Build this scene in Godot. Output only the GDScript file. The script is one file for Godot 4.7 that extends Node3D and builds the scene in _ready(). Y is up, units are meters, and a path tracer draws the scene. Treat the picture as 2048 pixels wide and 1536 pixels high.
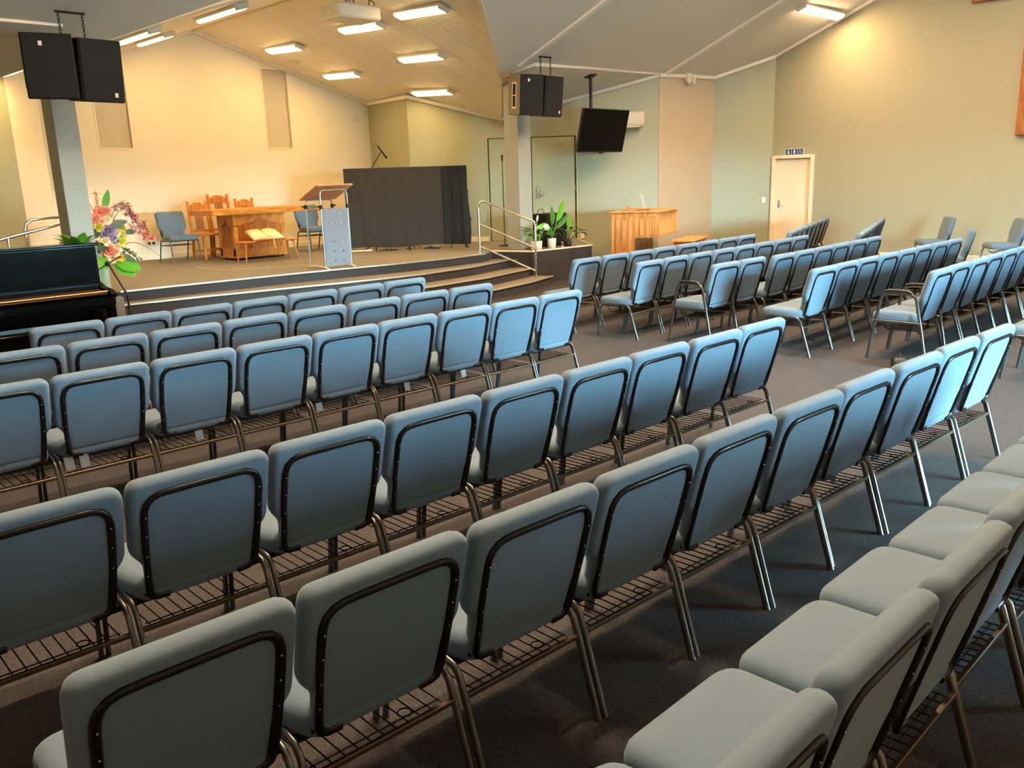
extends Node3D
# A church hall in metres. X runs along the chair rows, -Z points to the stage, the camera stands at the origin.

const EYE := 1.807       # camera height
const S := 0.56          # stage height
var M := {}
var used := {}
var rng := RandomNumberGenerator.new()

# ------------------------------------------------------------------ shapes
func begin(smooth := true) -> SurfaceTool:
	var s := SurfaceTool.new()
	s.begin(Mesh.PRIMITIVE_TRIANGLES)
	s.set_smooth_group(0 if smooth else -1)
	return s

func tri(s: SurfaceTool, a: Vector3, b: Vector3, c: Vector3) -> void:      # counter-clockwise from outside
	s.add_vertex(a); s.add_vertex(c); s.add_vertex(b)

func quad(s: SurfaceTool, a: Vector3, b: Vector3, c: Vector3, d: Vector3) -> void:
	tri(s, a, b, c); tri(s, a, c, d)

func otri(s: SurfaceTool, a: Vector3, b: Vector3, c: Vector3, mid: Vector3) -> void:   # turned away from mid
	if (b - a).cross(c - a).dot((a + b + c) / 3.0 - mid) < 0.0: tri(s, a, c, b)
	else: tri(s, a, b, c)

func bx(s: SurfaceTool, c: Vector3, size: Vector3, bev := 0.0, basis := Basis.IDENTITY) -> void:
	s.set_smooth_group(-1)
	var h := size / 2.0
	bev = minf(bev, minf(h.x, minf(h.y, h.z)) * 0.95)
	var P := {}
	for sx in [-1, 1]:
		for sy in [-1, 1]:
			for sz in [-1, 1]:
				var sg := Vector3(sx, sy, sz)
				var arr := []
				for ax in 3:
					var q := h - Vector3(bev, bev, bev)
					q[ax] = h[ax]
					arr.append(c + basis * (q * sg))
				P[[sx, sy, sz]] = arr
	for ax in 3:
		var u := (ax + 1) % 3
		var v := (ax + 2) % 3
		for sg in [-1, 1]:
			var k := []
			for cc in [[-1, -1], [1, -1], [1, 1], [-1, 1]]:
				var key := [0, 0, 0]
				key[ax] = sg; key[u] = cc[0]; key[v] = cc[1]
				k.append(P[key][ax])
			otri(s, k[0], k[1], k[2], c); otri(s, k[0], k[2], k[3], c)
		if bev > 0.0:
			for su in [-1, 1]:
				for sv in [-1, 1]:
					var a := [0, 0, 0]; var b := [0, 0, 0]
					a[u] = su; a[v] = sv; a[ax] = -1
					b[u] = su; b[v] = sv; b[ax] = 1
					otri(s, P[a][u], P[b][u], P[b][v], c); otri(s, P[a][u], P[b][v], P[a][v], c)
	if bev > 0.0:
		for key in P: otri(s, P[key][0], P[key][1], P[key][2], c)

func bar(s: SurfaceTool, a: Vector3, b: Vector3, w: float, h: float, up := Vector3.UP, bev := 0.0) -> void:   # box from a to b, h along up
	var z := (b - a).normalized()
	var x := up.cross(z).normalized()
	bx(s, (a + b) / 2.0, Vector3(w, h, a.distance_to(b)), bev, Basis(x, z.cross(x), z))

func tube(s: SurfaceTool, pts: Array, rx: float, ry := -1.0, sides := 8, hint := Vector3.ZERO, taper := 1.0) -> void:
	if ry < 0.0: ry = rx
	s.set_smooth_group(1)
	var n := pts.size()
	var rings := []
	var side: Vector3 = hint
	for i in n:
		var d: Vector3 = (pts[mini(i + 1, n - 1)] - pts[maxi(i - 1, 0)]).normalized()
		if side == Vector3.ZERO: side = d.cross(Vector3.UP) if absf(d.y) < 0.9 else d.cross(Vector3.RIGHT)
		side = (side - d * side.dot(d)).normalized()
		var o := d.cross(side)
		var t := lerpf(1.0, taper, float(i) / maxf(n - 1, 1))
		var ring := []
		for k in sides:
			var a := TAU * k / sides
			ring.append(pts[i] + (side * cos(a) * rx + o * sin(a) * ry) * t)
		rings.append(ring)
	for i in n - 1:
		for k in sides:
			var k2 := (k + 1) % sides
			quad(s, rings[i][k], rings[i][k2], rings[i + 1][k2], rings[i + 1][k])
	s.set_smooth_group(-1)
	for k in range(1, sides - 1):
		tri(s, rings[0][0], rings[0][k + 1], rings[0][k])
		tri(s, rings[n - 1][0], rings[n - 1][k], rings[n - 1][k + 1])

func lathe(s: SurfaceTool, c: Vector3, prof: Array, seg := 16, basis := Basis.IDENTITY) -> void:     # prof of Vector2(radius, height), rising
	s.set_smooth_group(1)
	for i in prof.size() - 1:
		var p: Vector2 = prof[i]
		var q: Vector2 = prof[i + 1]
		for k in seg:
			var a := TAU * k / seg
			var b := TAU * (k + 1) / seg
			var A := c + basis * Vector3(cos(a) * p.x, p.y, -sin(a) * p.x)
			var B := c + basis * Vector3(cos(b) * p.x, p.y, -sin(b) * p.x)
			var C := c + basis * Vector3(cos(b) * q.x, q.y, -sin(b) * q.x)
			var D := c + basis * Vector3(cos(a) * q.x, q.y, -sin(a) * q.x)
			if p.x > 0.00001: tri(s, A, B, C)
			if q.x > 0.00001: tri(s, A, C, D)

func ball(s: SurfaceTool, c: Vector3, r: Vector3, seg := 10, rings := 6, basis := Basis.IDENTITY) -> void:
	var prof := []
	for i in rings + 1: prof.append(Vector2(sin(PI * i / rings), -cos(PI * i / rings)))
	lathe(s, c, prof, seg, basis * Basis.from_scale(r))

func rounded(pts: Array, radii: Array, seg := 5) -> PackedVector2Array:
	var out := PackedVector2Array()
	var n := pts.size()
	for i in n:
		var p: Vector2 = pts[i]
		var a: Vector2 = pts[(i + n - 1) % n]
		var b: Vector2 = pts[(i + 1) % n]
		var r: float = radii[i % radii.size()]
		var p0 := p + (a - p).normalized() * minf(r, p.distance_to(a) * 0.49)
		var p2 := p + (b - p).normalized() * minf(r, p.distance_to(b) * 0.49)
		for k in seg + 1:
			var t := float(k) / seg
			out.append(p0.lerp(p, t).lerp(p.lerp(p2, t), t))
	return out

func pillow(s: SurfaceTool, outline: PackedVector2Array, rings: Array, f: Callable, crown0 := 0.0, crown1 := 0.0) -> void:   # outline counter-clockwise, rings of Vector2(inset, w), w rising
	s.set_smooth_group(1)
	var n := outline.size()
	var nrm := []
	var mid := Vector2.ZERO
	for i in n:
		var t := (outline[(i + 1) % n] - outline[(i + n - 1) % n]).normalized()
		nrm.append(Vector2(-t.y, t.x))
		mid += outline[i] / n
	var R := []
	var at := func(i: int, r: Vector2) -> Vector3:
		var e := minf(r.x, 0.025)
		var q: Vector2 = outline[i] + nrm[i] * e
		return f.call(q.lerp(mid, clampf((r.x - e) / maxf(outline[i].distance_to(mid), 0.01), 0.0, 0.9)), r.y)
	for r in rings:
		var ring := []
		for i in n: ring.append(at.call(i, r))
		R.append(ring)
	for j in R.size() - 1:
		for i in n:
			var k := (i + 1) % n
			quad(s, R[j][i], R[j][k], R[j + 1][k], R[j + 1][i])
	for side in 2:
		var last: Vector2 = rings[-1 if side else 0]
		var prev: Array = R[-1 if side else 0]
		var crown := crown1 if side else -crown0
		for step in [0.12, 0.45, 1.0]:
			var ring := []
			for i in n:
				var e := minf(last.x, 0.025)
				var q: Vector2 = outline[i] + nrm[i] * e
				q = q.lerp(mid, clampf((last.x - e) / maxf(outline[i].distance_to(mid), 0.01), 0.0, 0.9))
				ring.append(f.call(q.lerp(mid, step), last.y + crown * (1.0 - (1.0 - step) * (1.0 - step))))
			for i in n:
				var k := (i + 1) % n
				if side:
					tri(s, prev[i], prev[k], ring[k])
					if step < 1.0: tri(s, prev[i], ring[k], ring[i])
				else:
					tri(s, prev[k], prev[i], ring[k])
					if step < 1.0: tri(s, ring[k], prev[i], ring[i])
			prev = ring

func prism(s: SurfaceTool, poly: PackedVector2Array, lo: Callable, hi: Callable) -> void:   # polygon between two surfaces lo(p) and hi(p)
	s.set_smooth_group(-1)
	if Geometry2D.is_polygon_clockwise(poly): poly.reverse()
	var ix := Geometry2D.triangulate_polygon(poly)
	for i in range(0, ix.size(), 3):
		var a := poly[ix[i]]; var b := poly[ix[i + 1]]; var c := poly[ix[i + 2]]
		if (b - a).cross(c - a) < 0.0:
			var t := b
			b = c; c = t
		tri(s, hi.call(a), hi.call(b), hi.call(c))
		tri(s, lo.call(a), lo.call(c), lo.call(b))
	var n := poly.size()
	for i in n:
		var a := poly[i]; var b := poly[(i + 1) % n]
		quad(s, lo.call(a), lo.call(b), hi.call(b), hi.call(a))

func slab(s: SurfaceTool, poly: Array, y0: float, y1: float) -> void:        # plan polygon of Vector2(x, z)
	var p := PackedVector2Array()
	for q in poly: p.append(Vector2(q.x, -q.y))
	prism(s, p, func(v): return Vector3(v.x, y0, -v.y), func(v): return Vector3(v.x, y1, -v.y))

func plate(s: SurfaceTool, poly: Array, o: Vector3, u: Vector3, v: Vector3, thick: float) -> void:   # polygon in the plane (u, v) at o, thickened along u x v
	var n := u.cross(v).normalized()
	prism(s, PackedVector2Array(poly), func(p): return o + u * p.x + v * p.y, func(p): return o + u * p.x + v * p.y + n * thick)

func blade(s: SurfaceTool, base: Vector3, dir: Vector3, up: Vector3, length: float, width: float, droop: float, fold := 0.25, n := 7, wide_at := 0.45) -> void:   # a leaf or petal with a folded midrib
	s.set_smooth_group(1)
	var d := dir.normalized()
	var side := d.cross(up).normalized()
	var u := side.cross(d).normalized()
	var L := []
	for i in n + 1:
		var t := float(i) / n
		var p := base + d * length * t * (1.0 - 0.25 * droop * t) + u * (-droop * length * t * t)
		var w := width * 0.5 * pow(sin(PI * pow(t, log(0.5) / log(wide_at))), 0.75) if t < 1.0 else 0.0
		if i == 0: w = width * 0.04
		L.append([p - side * w + u * w * fold, p, p + side * w + u * w * fold])
	for i in n:
		quad(s, L[i][0], L[i][1], L[i + 1][1], L[i + 1][0])
		quad(s, L[i][1], L[i][2], L[i + 1][2], L[i + 1][1])

# ------------------------------------------------------------------ scene tree
func numbered(called: String) -> String:
	var k: int = used.get(called, 0)
	used[called] = k + 1
	return called if k == 0 else "%s_%03d" % [called, k]

func obj(called: String, s: SurfaceTool, m: Material, parent: Node = self, normals := true) -> MeshInstance3D:
	if normals: s.generate_normals()
	s.index()
	var o := MeshInstance3D.new()
	o.mesh = s.commit()
	o.mesh.surface_set_material(0, m)
	o.name = numbered(called) if parent == self else called
	parent.add_child(o, true)
	return o

func tag(o: Node, label: String, category: String, group := "") -> Node:
	o.set_meta("label", label); o.set_meta("category", category)
	if group: o.set_meta("group", group)
	return o

func thing(called: String, label: String, category: String, at := Vector3.ZERO, turn := 0.0, group := "") -> Node3D:
	var o := Node3D.new()
	o.name = numbered(called)
	add_child(o)
	o.position = at; o.rotation.y = turn
	tag(o, label, category, group)
	return o

func struct(called: String, s: SurfaceTool, m: Material, label := "") -> MeshInstance3D:
	var o := obj(called, s, m)
	o.set_meta("kind", "structure")
	if label: o.set_meta("label", label)
	return o

func struct_node(called: String, label := "") -> Node3D:
	var o := Node3D.new()
	o.name = numbered(called)
	o.set_meta("kind", "structure")
	if label: o.set_meta("label", label)
	add_child(o)
	return o

func dup(root: Node3D, at: Vector3, turn: float, label: String, group: String) -> Node3D:
	var r: Node3D = root.duplicate()
	r.name = numbered(String(root.name).rstrip("_0123456789"))
	add_child(r)
	r.position = at; r.rotation.y = turn
	r.set_meta("label", label)
	if group: r.set_meta("group", group)
	return r

# ------------------------------------------------------------------ materials
func mat(c: Color, rough := 0.8, metal := 0.0) -> StandardMaterial3D:
	var m := StandardMaterial3D.new()
	m.albedo_color = c; m.roughness = rough; m.metallic = metal
	return m

func noise_tex(freq: float, c0: Color, c1: Color, seed_ := 1, size := 256, type := FastNoiseLite.TYPE_SIMPLEX_SMOOTH) -> NoiseTexture2D:
	var n := FastNoiseLite.new()
	n.seed = seed_; n.frequency = freq; n.noise_type = type; n.fractal_octaves = 4
	var t := NoiseTexture2D.new()
	t.width = size; t.height = size; t.seamless = true; t.noise = n
	var g := Gradient.new()
	g.set_color(0, c0); g.set_color(1, c1)
	g.set_offset(0, 0.25); g.set_offset(1, 0.75)
	t.color_ramp = g
	return t

func tri_tex(m: StandardMaterial3D, t: Texture2D, scale: Vector3, world := false) -> StandardMaterial3D:
	m.albedo_texture = t
	m.uv1_triplanar = true
	m.uv1_world_triplanar = world
	m.uv1_scale = scale
	return m

func wood(c: Color, rough: float, scale: Vector3, seed_: int) -> StandardMaterial3D:
	return tri_tex(mat(c, rough), noise_tex(0.012, Color(0.84, 0.79, 0.74), Color(1, 1, 1), seed_), scale)

func fabric_image(n: int, line: float, speck: float, seed_: int, height: bool) -> Image:
	rng.seed = seed_
	var im := Image.create(n, n, false, Image.FORMAT_RGB8)
	for y in n:
		for x in n:
			var rib := 0.5 + 0.5 * cos(TAU * x / 8.0)
			var v := 1.0 - line * (1.0 - rib) - speck * rng.randf() - 0.06 * (0.5 + 0.5 * cos(TAU * y / 4.0 + (PI if (x / 8) % 2 else 0.0)))
			if height: im.set_pixel(x, y, Color(v, v, v))
			else:
				var warm := rng.randf() < 0.22
				im.set_pixel(x, y, Color(v * (1.0 if warm else 0.93), v * (0.99 if warm else 0.97), v * (0.88 if warm else 1.0)))
	return im

func carpet_image(n: int, seed_: int) -> Image:
	rng.seed = seed_
	var im := Image.create(n, n, false, Image.FORMAT_RGB8)
	for y in n:
		for x in n:
			var v := 0.62 + 0.38 * rng.randf()
			if rng.randf() < 0.08: v *= 0.6
			im.set_pixel(x, y, Color(v, v * 0.98, v * (0.95 + 0.07 * rng.randf())))
	return im

func make_materials() -> void:
	var f := mat(Color(0.53, 0.622, 0.728), 0.95)
	tri_tex(f, ImageTexture.create_from_image(fabric_image(128, 0.20, 0.26, 3, false)), Vector3.ONE * 24.0)
	var h := fabric_image(128, 0.35, 0.2, 3, true)
	h.bump_map_to_normal_map(2.5)
	f.normal_enabled = true; f.normal_texture = ImageTexture.create_from_image(h); f.normal_scale = 0.5
	f.rim_enabled = true; f.rim = 0.5; f.rim_tint = 0.5
	M.fabric = f
	M.black_tube = mat(Color(0.10, 0.10, 0.11), 0.3, 0.5)
	M.leg = mat(Color(0.44, 0.44, 0.435), 0.30, 0.9)
	M.bar = mat(Color(0.34, 0.30, 0.26), 0.4, 0.7)
	M.wire = mat(Color(0.12, 0.11, 0.10), 0.45, 0.6)
	M.chrome = mat(Color(0.86, 0.85, 0.83), 0.27, 1.0)
	M.steel = mat(Color(0.70, 0.70, 0.70), 0.35, 0.9)
	M.armpad = mat(Color(0.13, 0.13, 0.14), 0.5)
	M.carpet = tri_tex(mat(Color(0.29, 0.278, 0.288), 0.98), ImageTexture.create_from_image(carpet_image(128, 5)), Vector3.ONE * 2.2, true)
	M.stage_carpet = tri_tex(mat(Color(0.66, 0.63, 0.58), 0.98), ImageTexture.create_from_image(carpet_image(128, 6)), Vector3.ONE * 2.2, true)
	M.riser = tri_tex(mat(Color(0.30, 0.29, 0.30), 0.98), ImageTexture.create_from_image(carpet_image(128, 7)), Vector3.ONE * 2.2, true)
	M.nosing = mat(Color(0.80, 0.78, 0.74), 0.35, 0.6)
	var stipple := noise_tex(0.25, Color(0.93, 0.93, 0.93), Color(1, 1, 1), 11, 256)
	M.cream = tri_tex(mat(Color(0.93, 0.88, 0.78), 0.7), stipple, Vector3.ONE * 2.5, true)
	M.beige = tri_tex(mat(Color(0.80, 0.72, 0.62), 0.45), stipple, Vector3.ONE * 2.5, true)
	M.green = tri_tex(mat(Color(0.66, 0.66, 0.55), 0.42), stipple, Vector3.ONE * 2.5, true)
	M.green_door = mat(Color(0.66, 0.66, 0.54), 0.5)
	M.right_wall = tri_tex(mat(Color(0.655, 0.635, 0.545), 0.75), stipple, Vector3.ONE * 2.5, true)
	M.pillar = tri_tex(mat(Color(0.64, 0.64, 0.60), 0.5), stipple, Vector3.ONE * 2.5, true)
	M.grey_ceiling = tri_tex(mat(Color(0.90, 0.88, 0.83), 0.7), stipple, Vector3.ONE * 1.5, true)
	M.white_trim = mat(Color(0.93, 0.91, 0.87), 0.5)
	M.cream_trim = mat(Color(0.92, 0.86, 0.75), 0.5)
	M.blind = mat(Color(0.76, 0.71, 0.62), 0.85)
	M.panel = mat(Color(0.95, 0.92, 0.86), 0.55)
	var rib := Image.create(16, 4, false, Image.FORMAT_RGB8)
	for x in 16:
		for y in 4:
			var v := 0.5 + 0.5 * cos(TAU * x / 16.0)
			rib.set_pixel(x, y, Color(v, v, v))
	rib.bump_map_to_normal_map(3.0)
	M.panel.normal_enabled = true; M.panel.normal_texture = ImageTexture.create_from_image(rib); M.panel.normal_scale = 0.4
	M.dark = mat(Color(0.05, 0.05, 0.05), 0.9)
	M.outer = mat(Color(0.75, 0.73, 0.70), 0.9)
	M.diffuser = mat(Color(1, 0.98, 0.92), 0.5)
	M.diffuser.emission_enabled = true; M.diffuser.emission = Color(1.0, 0.86, 0.60); M.diffuser.emission_energy_multiplier = 7.0
	M.diffuser_pink = M.diffuser.duplicate()
	M.diffuser_pink.emission = Color(1.0, 0.84, 0.66); M.diffuser_pink.emission_energy_multiplier = 36.0
	M.light_body = mat(Color(0.86, 0.82, 0.76), 0.5)
	M.orange_wood = wood(Color(0.85, 0.58, 0.26), 0.4, Vector3(5, 0.9, 5), 21)
	M.orange_board = wood(Color(0.88, 0.58, 0.23), 0.35, Vector3(0.9, 6, 6), 22)
	M.panel_wood = wood(Color(0.69, 0.43, 0.17), 0.42, Vector3(5, 0.7, 5), 23)
	M.chair_wood = wood(Color(0.85, 0.55, 0.20), 0.4, Vector3(6, 1.2, 6), 24)
	M.organ_wood = wood(Color(0.90, 0.63, 0.38), 0.45, Vector3(3, 0.35, 3), 25)
	M.groove = mat(Color(0.40, 0.24, 0.11), 0.7)
	M.cross_wood = wood(Color(0.66, 0.40, 0.19), 0.6, Vector3(6, 0.8, 6), 26)
	M.lectern_wood = wood(Color(0.80, 0.58, 0.44), 0.4, Vector3(1.2, 6, 6), 27)
	M.gold = mat(Color(0.87, 0.67, 0.22), 0.4, 0.6)
	M.page = mat(Color(0.95, 0.91, 0.78), 0.85)
	M.page_edge = mat(Color(0.86, 0.76, 0.54), 0.8)
	M.lacquer = mat(Color(0.02, 0.02, 0.022), 0.15); M.lacquer.clearcoat_enabled = true; M.lacquer.clearcoat = 0.1; M.lacquer.metallic_specular = 0.2; M.lacquer.clearcoat_roughness = 0.05
	M.brass = mat(Color(0.86, 0.68, 0.36), 0.3, 1.0)
	M.red_felt = mat(Color(0.32, 0.13, 0.08), 0.8)
	M.speaker_black = tri_tex(mat(Color(0.10, 0.09, 0.08), 0.85), noise_tex(0.3, Color(0.5, 0.5, 0.5), Color(1, 1, 1), 12, 128), Vector3.ONE * 8.0)
	M.speaker_side = mat(Color(0.46, 0.41, 0.36), 0.6)
	M.black = mat(Color(0.07, 0.07, 0.07), 0.55)
	M.screen = mat(Color(0.02, 0.018, 0.015), 0.4); M.screen.metallic_specular = 0.2
	M.curtain = mat(Color(0.20, 0.18, 0.16), 0.9); M.curtain.rim_enabled = true; M.curtain.rim = 0.3
	M.curtain_dark = mat(Color(0.10, 0.10, 0.10), 0.9)
	M.white = mat(Color(0.90, 0.88, 0.84), 0.5)
	M.door_white = mat(Color(0.94, 0.88, 0.78), 0.55)
	M.silver_panel = mat(Color(0.52, 0.54, 0.60), 0.45, 0.3)
	M.leaf = mat(Color(0.22, 0.42, 0.12), 0.5); M.leaf.backlight_enabled = true; M.leaf.backlight = Color(0.15, 0.25, 0.05)
	M.leaf_dark = mat(Color(0.12, 0.24, 0.10), 0.5)
	M.leaf_bright = mat(Color(0.33, 0.60, 0.12), 0.45); M.leaf_bright.backlight_enabled = true; M.leaf_bright.backlight = Color(0.2, 0.35, 0.05)
	M.leaf_grey = mat(Color(0.36, 0.42, 0.36), 0.6)
	M.twig = mat(Color(0.36, 0.28, 0.18), 0.8)
	M.stem = mat(Color(0.42, 0.58, 0.28), 0.6)
	M.coral = mat(Color(0.94, 0.60, 0.50), 0.8)
	M.peach = mat(Color(0.96, 0.78, 0.64), 0.8)
	M.ivory = mat(Color(0.96, 0.90, 0.72), 0.8)
	M.purple = mat(Color(0.66, 0.57, 0.70), 0.8)
	M.yellow = mat(Color(0.86, 0.82, 0.28), 0.8)
	M.orange = mat(Color(0.90, 0.70, 0.20), 0.8)
	M.pink = mat(Color(0.88, 0.52, 0.54), 0.8)
	M.dusky = mat(Color(0.76, 0.56, 0.50), 0.8)
	M.glass = mat(Color(0.85, 0.95, 0.88, 0.22), 0.05)
	M.glass.transparency = BaseMaterial3D.TRANSPARENCY_ALPHA
	M.pane = mat(Color(0.9, 0.97, 1.0, 0.08), 0.02)
	M.pane.transparency = BaseMaterial3D.TRANSPARENCY_ALPHA
	M.pot = mat(Color(0.90, 0.86, 0.81), 0.6)
	M.soil = mat(Color(0.16, 0.11, 0.08), 0.95)
	M.pot_dark = mat(Color(0.10, 0.10, 0.10), 0.5)
	M.blue_sign = mat(Color(0.16, 0.30, 0.52), 0.5)
	M.red = mat(Color(0.75, 0.12, 0.10), 0.5)
	M.tape = mat(Color(0.80, 0.76, 0.66), 0.7)
	M.post = mat(Color(0.46, 0.44, 0.40), 0.8)
	M.plug = mat(Color(0.25, 0.22, 0.16), 0.6)
	M.paper = mat(Color(0.86, 0.90, 0.96), 0.7)

# ------------------------------------------------------------------ roof surfaces
func y_main(x: float, z: float) -> float:
	return 3.452 + 0.405 * (z + 10.54) + 0.027 * maxf(x - 10.64, 0.0) if z < -3.5 else 6.303 + 0.027 * maxf(x - 10.64, 0.0) - 0.33 * (z + 3.5)

func y_gable(x: float, z: float) -> float:
	var d := absf(x - 7.82)
	return 4.63 - 0.298 * d - (0.0242 * d * (z + 15.77) if x > 7.82 else 0.0)

func y_corner(x: float, z: float) -> float:     # the triangle of ceiling beside the right pillar: P, crease end, foot of the valley on the door wall
	var P := Vector3(10.58, 3.43, -10.58); var c := Vector3(14.59, 3.69, -10.25); var e := Vector3(12.4, 2.97, -12.45)
	var n := (c - P).cross(e - P)
	return P.y - (n.x * (x - P.x) + n.z * (z - P.z)) / n.y

func roof(s: SurfaceTool, poly: Array, f: Callable, thick: float, lift := 0.0, uv := 0.0) -> void:
	var p := PackedVector2Array()
	for q in poly: p.append(Vector2(q.x, -q.y))
	prism(s, p, func(v): return Vector3(v.x, f.call(v.x, -v.y) + lift, -v.y), func(v): return Vector3(v.x, f.call(v.x, -v.y) + lift + thick, -v.y))

# ------------------------------------------------------------------ the setting
func wall(called: String, m: Material, a: Vector2, b: Vector2, top: Array, holes := [], label := "", y0 := -0.05, thick := 0.18) -> MeshInstance3D:
	# seen from the room a is left, b is right; top: Vector2(distance along, height); holes: [from, to, bottom, top] along the wall
	var L := a.distance_to(b)
	var u := Vector3((b - a).x, 0, (b - a).y) / L
	var o := Vector3(a.x, 0, a.y)
	var n := Vector3(u.z, 0, -u.x)     # away from the room
	var cuts := [0.0, L]
	for h in holes: cuts.append_array([h[0], h[1]])
	for t in top: cuts.append(clampf(t.x, 0, L))
	cuts.sort()
	var extra := 0.25 if called in ["wall_door", "wall_stage_right", "wall_back", "wall_left", "wall_left_front"] else 0.0
	var at := func(x: float) -> float:
		for i in top.size() - 1:
			if x <= top[i + 1].x + 0.0001: return lerpf(top[i].y, top[i + 1].y, clampf((x - top[i].x) / (top[i + 1].x - top[i].x), 0, 1)) + extra
		return top[-1].y + extra
	var s := begin(false)
	for i in cuts.size() - 1:
		var x0: float = cuts[i]; var x1: float = cuts[i + 1]
		if x1 - x0 < 0.002: continue
		var spans := [[y0, null]]
		for h in holes:
			if (x0 + x1) / 2.0 > h[0] and (x0 + x1) / 2.0 < h[1]:
				spans = ([[y0, h[2]]] if h[2] > 0.0 else []) + ([[h[3], null]] if h[3] < at.call(x0) else [])
		for sp in spans:
			var t0: float = at.call(x0) if sp[1] == null else sp[1]
			var t1: float = at.call(x1) if sp[1] == null else sp[1]
			plate(s, [Vector2(x0, sp[0]), Vector2(x1, sp[0]), Vector2(x1, t1), Vector2(x0, t0)], o + n * thick, u, Vector3.UP, thick)
	return struct(called, s, m, label)

func build_setting() -> void:
	var s := begin(false)
	slab(s, [Vector2(-4.5, -16.2), Vector2(18, -16.2), Vector2(18, 6.2), Vector2(-4.5, 6.2)], -0.12, 0.0)
	struct("floor", s, M.carpet, "dark grey speckled carpet of the hall")
	# stage: four carpeted levels with curved fronts
	var fronts := [
		[Vector2(2.3, -11.3), Vector2(4.18, -11.21), Vector2(5.22, -11.13), Vector2(5.95, -11.06), Vector2(6.7, -10.98), Vector2(7.47, -10.85), Vector2(8.29, -10.70), Vector2(9.28, -10.61), Vector2(10.1, -10.66), Vector2(10.54, -10.92)],
		[Vector2(4.06, -10.93), Vector2(5.07, -10.80), Vector2(6.11, -10.58), Vector2(7.2, -10.33), Vector2(8.24, -10.16), Vector2(9.4, -10.24), Vector2(10.6, -10.55)],
		[Vector2(4.06, -10.68), Vector2(5.1, -10.45), Vector2(6.2, -10.14), Vector2(7.2, -9.88), Vector2(8.1, -9.72), Vector2(9.3, -9.80), Vector2(10.64, -10.12)],
		[Vector2(4.06, -10.42), Vector2(5.1, -10.12), Vector2(6.2, -9.78), Vector2(7.2, -9.5), Vector2(8.1, -9.36), Vector2(9.11, -9.40), Vector2(10.0, -9.55), Vector2(10.92, -9.85)]]
	var ys := [S, 0.42, 0.28, 0.14]
	var stage := struct_node("stage", "carpeted stage platform with four curved steps and metal nosings")
	for i in 4:
		var f: Array = fronts[i]
		var poly: Array = f.duplicate()
		if i == 0: poly.append_array([Vector2(10.77, -10.16), Vector2(12.23, -10.04), Vector2(13.4, -11.38), Vector2(12.4, -12.40), Vector2(11.13, -13.70), Vector2(11.60, -15.75), Vector2(2.3, -15.75)])
		else: poly.append_array([Vector2(10.72, -10.4), Vector2(10.4, -11.2), Vector2(4.06, -11.4)])
		s = begin(false)
		slab(s, poly, 0.0 if i == 3 else ys[i] - 0.14, ys[i] - 0.012)
		if i == 0: slab(s, poly, 0.0, ys[i] - 0.14)
		obj("riser", s, M.riser, stage)
		s = begin(false)
		slab(s, poly, ys[i] - 0.012, ys[i])
		obj("tread", s, M.stage_carpet, stage)
		s = begin(false)
		for k in f.size() - 1:
			if i == 0 and k == 0: continue
			if i == 0 and k == f.size() - 2: continue
			var a := Vector3(f[k].x, ys[i] - 0.004, f[k].y + 0.006); var b := Vector3(f[k + 1].x, ys[i] - 0.004, f[k + 1].y + 0.006)
			bar(s, a, b, 0.045, 0.022, Vector3.UP, 0.004)
		obj("nosing", s, M.nosing, stage).set_meta("label", "metal strip along the front edge of a step")
	s = begin(false)
	for e in [[Vector3(10.54, S, -10.92), Vector3(10.77, S, -10.16)], [Vector3(10.77, S, -10.16), Vector3(12.23, S, -10.04)], [Vector3(12.23, S, -10.04), Vector3(13.36, S, -11.34)]]:
		bar(s, e[0], e[1], 0.03, 0.03, Vector3.UP, 0.005)
	obj("edge_trim", s, M.cream_trim, stage)
	s = begin(false)
	bx(s, Vector3(4.02, 0.265, -10.98), Vector3(0.11, 0.53, 0.3), 0.008)
	obj("end_post", s, M.post, stage)

	# stage walls
	wall("wall_back", M.cream, Vector2(4.55, -15.77), Vector2(11.63, -15.77), [Vector2(0, y_gable(4.55, -15.77) + 0.02), Vector2(7.82 - 4.55, 4.65), Vector2(7.08, y_gable(11.63, -15.77) + 0.02)],
		[[1.33, 1.92, 2.53, 4.03], [4.57, 5.15, 2.53, 4.03]], "cream textured gable wall behind the stage")
	for w in [[5.88, 6.47], [9.12, 9.70]]:
		var win := struct_node("window_%d" % (1 if w[0] < 7 else 2), "tall narrow window with a sloping head, covered by a tan blind")
		s = begin(false)
		var yl := y_gable(w[0], -15.77) - 0.06; var yr := y_gable(w[1], -15.77) - 0.06
		plate(s, [Vector2(w[0] - 0.02, 2.5), Vector2(w[1] + 0.02, 2.5), Vector2(w[1] + 0.02, 4.3), Vector2(w[0] - 0.02, 4.3)], Vector3(0, 0, -15.86), Vector3.RIGHT, Vector3.UP, 0.03)
		obj("blind", s, M.blind, win)
		s = begin(false)
		for e in [[Vector3(w[0], 2.53, -15.78), Vector3(w[0], yl, -15.78)], [Vector3(w[1], 2.53, -15.78), Vector3(w[1], yr, -15.78)], [Vector3(w[0], 2.53, -15.78), Vector3(w[1], 2.53, -15.78)], [Vector3(w[0], yl, -15.78), Vector3(w[1], yr, -15.78)]]:
			bar(s, e[0], e[1], 0.025, 0.035, Vector3(0, 0, 1))
		obj("window_frame", s, M.cream_trim, win)
	s = begin(false)     # the wall above the slanted window heads
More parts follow.
